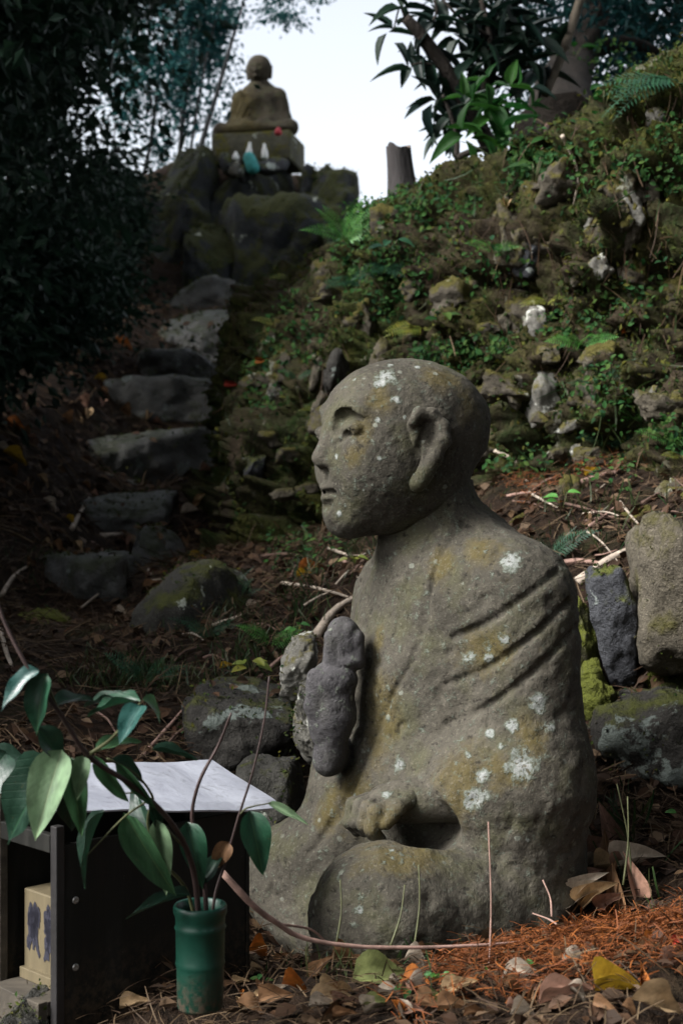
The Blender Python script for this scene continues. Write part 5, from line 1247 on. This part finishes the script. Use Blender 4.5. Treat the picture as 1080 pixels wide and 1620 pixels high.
def whorl(u, v, n, lpx, Y, ms=SL, down=.0, w=.34, spread=6):
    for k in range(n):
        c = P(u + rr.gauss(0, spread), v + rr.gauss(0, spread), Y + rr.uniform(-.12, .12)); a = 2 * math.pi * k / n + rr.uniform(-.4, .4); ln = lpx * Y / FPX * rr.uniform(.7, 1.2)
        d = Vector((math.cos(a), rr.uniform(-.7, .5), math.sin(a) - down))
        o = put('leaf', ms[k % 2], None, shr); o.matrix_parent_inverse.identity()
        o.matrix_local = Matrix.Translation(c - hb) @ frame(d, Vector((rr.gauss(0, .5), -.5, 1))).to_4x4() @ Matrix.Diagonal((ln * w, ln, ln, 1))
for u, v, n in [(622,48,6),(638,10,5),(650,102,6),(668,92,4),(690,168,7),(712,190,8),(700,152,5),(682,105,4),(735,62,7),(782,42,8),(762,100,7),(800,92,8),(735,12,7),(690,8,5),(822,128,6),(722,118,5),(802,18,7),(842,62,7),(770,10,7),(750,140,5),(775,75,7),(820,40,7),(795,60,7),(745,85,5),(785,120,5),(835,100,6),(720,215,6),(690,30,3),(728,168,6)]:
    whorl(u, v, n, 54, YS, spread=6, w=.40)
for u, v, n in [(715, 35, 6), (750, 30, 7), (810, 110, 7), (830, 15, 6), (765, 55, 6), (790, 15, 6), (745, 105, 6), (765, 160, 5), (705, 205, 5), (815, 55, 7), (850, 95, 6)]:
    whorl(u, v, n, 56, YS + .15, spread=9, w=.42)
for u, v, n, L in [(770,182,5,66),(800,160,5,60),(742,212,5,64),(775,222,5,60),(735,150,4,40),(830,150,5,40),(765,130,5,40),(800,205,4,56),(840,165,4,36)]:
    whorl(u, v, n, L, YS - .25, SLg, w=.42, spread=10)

# ------------------------------------------------------------------ twigs, dead branches, roots
def twig(pts, r_px, m, label, name='twig', cat='twig', group=None, lift=.006, free=None, side=None):
    out = []
    for i, (u, v) in enumerate(pts):
        if free: q = P(u, v, free if not hasattr(free, '__len__') else free[i])
        else: h, nr, Y = hit(u, v); q = h + nr * lift + Vector((0, 0, .004 * math.sin(i * 2.3)))
        out.append(q)
    Y = out[0].y; r = r_px * Y / FPX; pp = smooth_path(out, 5); N = len(pp)
    me = MB().tube([p - pp[0] for p in pp], [r * (1.1 - .6 * i / N) for i in range(N)], 6, wob=.12).mesh(name)
    o = put(name, me, m); o.location = pp[0]; return tag(o, label, cat, group)
gT = 'dead twigs and branches lying on the slope'
twig([(352,1380),(400,1432),(440,1462),(480,1484),(560,1497),(650,1499),(745,1496),(830,1490)], 5, M_twigpink, 'long pinkish brown twig curving across the base of the statue', 'dead_branch', 'branch', gT, free=[1.66,1.67,1.69,1.71,1.73,1.75,1.77,1.8])
twig([(440,1462),(490,1470),(520,1494)], 2.5, M_twigpink, 'thin side twig of the long pinkish twig', 'twig', 'twig', gT, free=[1.69,1.74,1.76])
for pts, r, m, lb in [
    ([(500,1008),(530,970),(572,938)], 8, M_twigpale, 'thick bleached stick rising behind the fingers of the raised hand'), ([(448,925),(500,935),(562,948)], 3, M_twigpale, 'thin pale stick left of the chest of the statue'), ([(395,1090),(440,1050),(492,1008)], 4, M_twigpink, 'slanting stick leading up to the pale upright stone'),
    ([(225,1200),(262,1160),(300,1110)], 4, M_twigpink, 'twig slanting upward above the metal roof'), ([(250,1200),(290,1160),(330,1150),(380,1148)], 3, M_twig, 'brown twig lying above the metal roof'), ([(0,945),(22,915),(46,895)], 4, M_twigpale, 'short pale stick at the left edge'),
    ([(112,838),(128,810),(140,788)], 4, M_twigpale, 'pale forked twig left of the short step stone'), ([(160,850),(215,850),(235,872),(232,895),(240,912)], 5, M_twigpale, 'crooked grey root drooping over the lowest step block'), ([(95,905),(150,912),(190,905)], 3, M_twigpale, 'pale twig lying on the lowest step block'),
    ([(875,897),(920,893),(966,896)], 6, M_twigpink, 'smooth reddish stick behind the shoulder of the statue'), ([(915,925),(965,890),(1020,858)], 8, M_twigpale, 'thick grey branch resting against the tan boulder'), ([(895,778),(935,763),(990,744)], 6, M_twigpink, 'reddish branch below the orange needles on the bank foot'),
    ([(780,710),(815,728),(828,752),(850,778)], 3, M_twigpale, 'curved bleached twig right of the head of the statue'), ([(925,828),(960,824),(1005,820)], 3, M_twig, 'straight twig above the grey branch'), ([(1015,800),(1050,782),(1080,760)], 4, M_twig, 'dark twig over the top of the tan boulder'),
    ([(870,160),(866,190),(858,236)], 5, M_twigpink, 'peeling dry strip hanging on the upper bank'), ([(892,214),(904,240),(912,280),(909,326)], 3.5, M_twigpale, 'pale dry stem hanging straight down the upper bank'), ([(320,440),(338,412),(346,428),(345,450)], 5, M_twigpale, 'looped pale root above the topmost step'), ([(345,422),(372,432),(380,440)], 4, M_twigpale, 'short pale root right of the looped root'),
    ([(330,995),(365,985),(395,970)], 3, M_twigpale, 'twig crossing the long slab boulder'), ([(430,1100),(470,1060),(495,1040)], 4, M_twig, 'brown stick behind the pale upright stone'), ([(540,890),(575,905),(600,900)], 3, M_twigpink, 'twig under the chin of the statue'), ([(520,870),(560,885),(590,872)], 2.5, M_twigpale, 'thin bleached twig under the chin'),
    ([(0,1000),(12,1040),(20,1060)], 4, M_twigpale, 'pale stick at the left edge above the leaves'), ([(940,1480),(985,1455),(1000,1440)], 3, M_lorange, 'orange stalk lying on the cedar needles'), ([(720,1340),(690,1372)], 2, M_twigpale, 'tiny twig')][:-1]:
    twig(pts, r, m, lb, group=gT)
def zone(u, v):
    for (u0, v0, u1, v1, t) in [(0,620,170,760,'left of the widest lichened step'),(170,620,330,760,'on the tread of the widest lichened step'),(0,760,130,900,'left of the short step stone'),(130,760,330,900,'between the short step and lowest block'),(380,1500,520,1560,'right of the green vase'),(380,1560,520,1700,'at the bottom edge right of the vase'),(520,1500,660,1560,'around the largest greenish leaf'),(520,1560,660,1700,'below the largest greenish leaf'),(660,1500,800,1560,'at the foot of the tallest stalk'),(660,1560,800,1700,'at the bottom edge below the tallest stalk'),(800,1500,940,1560,'near the long pale leaf'),(800,1560,940,1700,'beside the pinkish leaf strip'),(940,1500,1200,1560,'near the small red leaf'),(940,1560,1200,1700,'round the large yellow leaf'),(890,1330,945,1385,'on the upper left of the brown heap'),(945,1330,1010,1385,'on the upper right of the brown heap'),(890,1385,945,1450,'on the lower left of the brown heap'),(945,1385,1010,1450,'on the lower right of the brown heap'),(700,700,860,830,'just behind the head of the statue'),(860,700,980,830,'below the reddish branch'),(980,700,1300,830,'above the tan boulder'),(700,830,900,1000,'behind the shoulder of the statue'),(900,830,1300,1000,'near the thick grey branch'),(100,800,330,960,'near the lowest block of the steps'),(330,800,700,960,'left of the chest of the statue'),(100,960,330,1300,'below the long slab boulder'),(330,960,700,1300,'above the lichened boulder')]:
        if u0 <= u < u1 and v0 <= v < v1: return t
    return 'on the slope'
CN = {M_twig: 'dark brown', M_twigpink: 'reddish', M_twigpale: 'bleached', M_lbrown: 'brown', M_ltan: 'tan', M_lpink: 'pinkish', M_lpale: 'pale', M_lorange: 'orange'}
TW = set()
for i in range(46):                                       # small twigs
    for _ in range(60):
        u, v = (rr.uniform(760, 1080), rr.uniform(745, 900)) if i < 24 else (rr.uniform(120, 580), rr.uniform(850, 1190))
        a = rr.uniform(-.9, .9); L = rr.uniform(25, 75); m = rr.choice([M_twig, M_twigpink, M_twigpale, M_twig])
        lb = ('short ' if L < 50 else 'long ') + CN[m] + ' twig ' + ('rising rightward ' if a < -.25 else 'falling rightward ' if a > .25 else 'lying level ') + zone(u, v)
        if lb not in TW: break
    TW.add(lb)
    twig([(u, v), (u + L * .5 * math.cos(a), v + L * .5 * math.sin(a) + rr.uniform(-6, 6)), (u + L * math.cos(a), v + L * math.sin(a))], rr.uniform(1.2, 2.6), m, lb, group='small dead twigs at the foot of the bank' if i < 24 else 'small dead twigs on the slope left of the statue', lift=.012)
# slanting dead pole on the bank crest
a, b = P(862, 150, 5.25), P(917, 0, 5.35)
o = put('dead_pole', MB().tube(smooth_path([a - a, (b - a) * .5 + Vector((.008, 0, 0)), b - a, (b - a) * 1.5], 5), .017, 8, wob=.08).mesh('dead_pole'), M_barkpale); o.location = a
tag(o, 'slanting dead pole leaning before the dark trunk at the upper right', 'pole')

# ------------------------------------------------------------------ fallen leaves that can be told apart
FL = [leaf_mesh('fallen_leaf', .34 + cu * .5, cu, .6, 9, .055, i) for i, cu in enumerate((.1, .3, .7))]
def fallen(u, v, lpx, ang, m, label, w=.42, k=0, up=.012, group=None, pitch=0., dx=0):
    h, nr, Y = hit(u, v); L = lpx * Y / FPX
    me = FL[k].copy(); me.materials.append(m); o = put('fallen_leaf', me, m)
    d = Vector((math.cos(ang), 0, math.sin(ang))); d = d - nr * d.dot(nr) if pitch == 0 else d + nr * pitch
    o.matrix_world = Matrix.Translation(h + nr * up - d.normalized() * L * .5) @ frame(d, nr + Vector((0, -.8, .3))).to_4x4() @ Matrix.Diagonal((L * w, L, L, 1))
    return tag(o, label, 'leaf', group or 'fallen leaves that stand out')
for q in [(162,607,30,.5,M_lyellow,'yellow fallen leaf left of the broad bluish step'),(137,656,32,1.0,M_ltan,'tan fallen leaf left of the broad step, pointing up'),(195,549,36,-.25,M_lorange,'long orange leaf left of the tall rounded step'),(24,680,40,-.6,M_lorange,'orange brown leaf highest at the left edge'),(22,728,44,.35,M_lyellow,'bright yellow leaf at the left edge'),
    (8,716,30,-.5,M_lpale,'pale curled leaf beside the bright yellow one'),(310,880,26,.0,M_lyellow,'yellow leaf on the path right of the lowest step block'),(305,812,36,.2,M_lpale,'large pale leaf right of the short step stone'),(65,764,26,.1,M_ltan,'tan leaf below the yellow leaf at left'),(76,802,30,.1,M_lpale,'thin pale leaf on the dark soil at left'),
    (108,826,22,.0,M_lyellow,'small rounded yellow leaf beside the forked twig'),(120,870,26,.5,M_ltan,'tan leaf on top of the lowest step block'),(416,566,24,.3,M_lorange,'orange leaf clinging near the side of the steps'),(370,603,26,.2,M_lred,'reddish leaf at the right end of the broad step'),(298,420,26,.4,M_lorange,'orange leaf cluster above the topmost step'),
    (938,752,26,.7,M_lyellow,'yellow leaf on the dead branches right of the statue head'),(800,332,38,1.5,M_ltan,'tan leaf hanging on the upper bank'),(984,532,20,.8,M_lorange,'small orange leaf on the bank at right'),(493,905,40,.5,M_lorange,'orange leaf by the chest of the statue'),(482,915,26,1.3,M_lyellow,'yellow leaf by the chest of the statue'),
    (245,932,34,.3,M_lbrown,'broad brown leaf on the path'),(268,940,22,-.5,M_lpink,'pinkish curled leaf beside the broad brown one'),(405,962,26,.9,M_lpale,'pale curled leaf right of the long slab boulder'),(195,975,30,-.9,M_lpale,'pale leaf by the right foot of the lowest step block'),(70,1262,30,.4,M_lbrown,'brown leaf behind the dark leaf at left'),
    (362,1062,24,.7,M_lyellow,'yellow leaf on the slope above the lichened boulder'),(528,1598,66,1.0,M_ltan,'large tan leaf at the bottom edge',.6),(605,1562,96,.5,M_lgreen,'largest greenish tan leaf lying at the bottom',.62),(632,1508,52,-.6,M_lgreen,'yellow green leaf under the long twig',.36),(688,1512,50,.25,M_lgreen,'narrow yellow green leaf touching the long twig',.28),
    (705,1596,46,-1.0,M_lgreen,'bright green leaf at the bottom right of the large leaves',.35),(598,1606,50,.0,M_lgreen,'pale green leaf at the very bottom',.4),(985,1572,80,1.2,M_lyellow,'large yellow leaf standing among the orange needles',.45,2),(1030,1602,100,.2,M_ltan,'broad tan leaf at the bottom right corner',.5),(735,1578,60,.4,M_ltan,'grey tan leaf by the stalk at the bottom',.5),
    (830,1562,70,.1,M_lpale,'long pale leaf lying across the orange needles',.4),(900,1590,90,.0,M_lpink,'pinkish leaf strip at the bottom right',.3),(815,1572,50,-.2,M_lbrown,'brown curled leaf beside the long pale leaf',.5),(310,1575,30,1.4,M_lorange,'orange leaf standing at the foot of the vase',.3),(375,1585,24,1.2,M_lorange,'small orange leaf right of the vase',.35),
    (440,1590,60,.1,M_lbrown,'brown leaf at the bottom left of the large tan leaf',.5),(218,1602,50,.2,M_ltan,'tan curled leaf below the box shrine panel',.5),(1078,1500,26,1.5,M_lred,'small red leaf at the right edge',.6),(890,800,10,0,M_lorange,'tiny orange speck leaf on the dead branches'),(1010,1040,10,.5,M_lorange,'orange needle tuft leaf beside the tan boulder'),(650,1440,8,.5,M_ltan,'x')][:-1]:
    fallen(*q)
def leaf_label(L, a, m, u, v, mid, kind='dead'):
    return ('small ' if L < mid else 'larger ') + kind + ' ' + CN[m] + ' leaf ' + ('pointing down ' if a < -.6 else 'pointing up ' if a > .6 else 'pointing right ') + zone(u, v)
USED = set()
def unique(gen):
    for _ in range(60):
        q = gen()
        if q[-1] not in USED: break
    USED.add(q[-1]); return q
def g_heap():
    u, v, L, a, m = rr.uniform(880, 1010), rr.uniform(1330, 1449), rr.uniform(38, 78), rr.uniform(-.2, 1.9), rr.choice([M_lpink, M_lbrown, M_lpink, M_ltan, M_lpale])
    return u, v, L, a, m, leaf_label(L, a, m, u, v, 58, 'dry curled')
for i in range(26):
    u, v, L, a, m, lb = unique(g_heap)
    fallen(u, v, L, a, m, lb, .5, 2, rr.uniform(.012, .045), 'dry curled leaves heaped right of the statue', rr.uniform(.1, .6))
def g_front():
    u, v, L, a, m = rr.uniform(380, 1080), rr.uniform(1500, 1620), rr.uniform(22, 55), rr.uniform(-1.5, 1.5), rr.choice([M_lbrown, M_ltan, M_lbrown, M_lpink, M_lbrown, M_lpale, M_lorange])
    return u, v, L, a, m, leaf_label(L, a, m, u, v, 38)
for i in range(70):
    u, v, L, a, m, lb = unique(g_front)
    fallen(u, v, L, a, m, lb, rr.uniform(.3, .6), rr.choice([0, 1, 2]), .012, 'dead leaves littering the foreground', rr.choice([0, 0, .3]))
def g_path():
    u, v, L, a, m = rr.uniform(0, 330), rr.uniform(620, 900), rr.uniform(12, 30), rr.uniform(-1.5, 1.5), rr.choice([M_lbrown, M_ltan, M_lbrown, M_lpink, M_lbrown])
    return u, v, L, a, m, leaf_label(L, a, m, u, v, 21)
for i in range(44):
    u, v, L, a, m, lb = unique(g_path)
    fallen(u, v, L, a, m, lb, rr.uniform(.3, .6), rr.choice([0, 1, 2]), .012, 'dead leaves on the soil beside the steps')
# tall thin stalks standing in front of the statue
for u0, v0, u1, v1, Y, m, lb in [(532,1492,538,1392,1.92,M_stem,'thin pale stalk in front of the near knee, left one'),(655,1498,662,1368,1.9,M_stem,'thin stalk in front of the near knee with an orange bud'),(770,1590,772,1300,1.72,M_twigpink,'tallest thin brown stalk standing before the robe'),(617,1498,640,1400,1.9,M_stem,'faint slanting stalk in front of the near knee'),(872,1450,858,1392,1.85,M_twigpink,'reddish dry stalk sticking up right of the statue'),(880,1462,842,1445,1.85,M_twigpink,'short reddish dry stalk slanting left'),(985,1400,992,1260,2.1,M_stem,'green grass stalk before the dark hollow'),(1000,1400,975,1240,2.12,M_stem,'leaning grass stalk before the dark hollow')]:
    a, b = P(u0, v0, Y), P(u1, v1, Y + .03); r = 1.6 * Y / FPX
    o = put('plant_stalk', MB().tube(smooth_path([a - a, (b - a) * .5 + Vector((.004, 0, 0)), b - a], 5), [r * 1.1] * 5 + [r * .8] * 6, 6).mesh('plant_stalk'), m); o.location = a; tag(o, lb, 'stalk', 'thin stalks standing round the statue')

# ------------------------------------------------------------------ moss tufts and caught leaves on the loose stones
Pm, Nm, Sm, Pl, Nl, Sl2 = [], [], [], [], [], []
for o in list(SC.objects):
    if o.type != 'MESH' or o.parent is not None: continue
    nm = o.name.split('.')[0]
    if nm not in ('outcrop_boulder', 'step_stone', 'boulder', 'stone'): continue
    n = len(o.data.vertices); co = np.empty(n * 3, np.float32); no = np.empty(n * 3, np.float32)
    o.data.vertices.foreach_get('co', co); o.data.vertices.foreach_get('normal', no)
    co = co.reshape(-1, 3) + np.array(o.location, np.float32); no = no.reshape(-1, 3)
    Y = float(o.location.y); sc_ = (max(Y, 2.5) / 4.5) ** .8
    cnt = {'outcrop_boulder': 900, 'step_stone': 420, 'boulder': 420, 'stone': 160}[nm]
    if 'tan rough' in o.get('label', ''): cnt = 160
    k = RNG.integers(0, n, cnt * 3); w = fbm(co[k], 5.0 / sc_, 3, 301) + .45 * no[k, 2]
    k = k[w > .16][:cnt]
    Pm.append(co[k] + RNG.normal(size=(len(k), 3)) * .008 * sc_); Nm.append(no[k]); Sm.append(RNG.uniform(.005, .016, len(k)) * sc_)
    if nm in ('step_stone', 'boulder'):
        k = RNG.integers(0, n, 160); k = k[no[k, 2] > .65][:16 if nm == 'step_stone' else 7]
        Pl.append(co[k] + no[k] * .006); Nl.append(no[k]); Sl2.append(RNG.uniform(.02, .05, len(k)) * sc_ ** .5)
Pm, Nm, Sm = np.concatenate(Pm), np.concatenate(Nm), np.concatenate(Sm); Pl, Nl, Sl2 = np.concatenate(Pl), np.concatenate(Nl), np.concatenate(Sl2)
d = Nm * RNG.uniform(.3, 1., len(Pm))[:, None] + RNG.normal(size=Pm.shape) * .6
stuff('stone_moss', *scatter(QUAD_T, QUAD_F, Pm, frames_np(d, Nm + RNG.normal(size=Pm.shape) * .6), Sm * .6, Sm), M_moss, 'small moss tufts growing on the boulders and the steps')
d = rand_dirs(Nl, .3)
stuff('caught_leaves', *scatter(LEAF_T, LEAF_F, Pl, frames_np(d, Nl + RNG.normal(size=Nl.shape) * .25), Sl2 * .7, Sl2), M_litter, 'dead leaves lying on the stone steps and boulders')
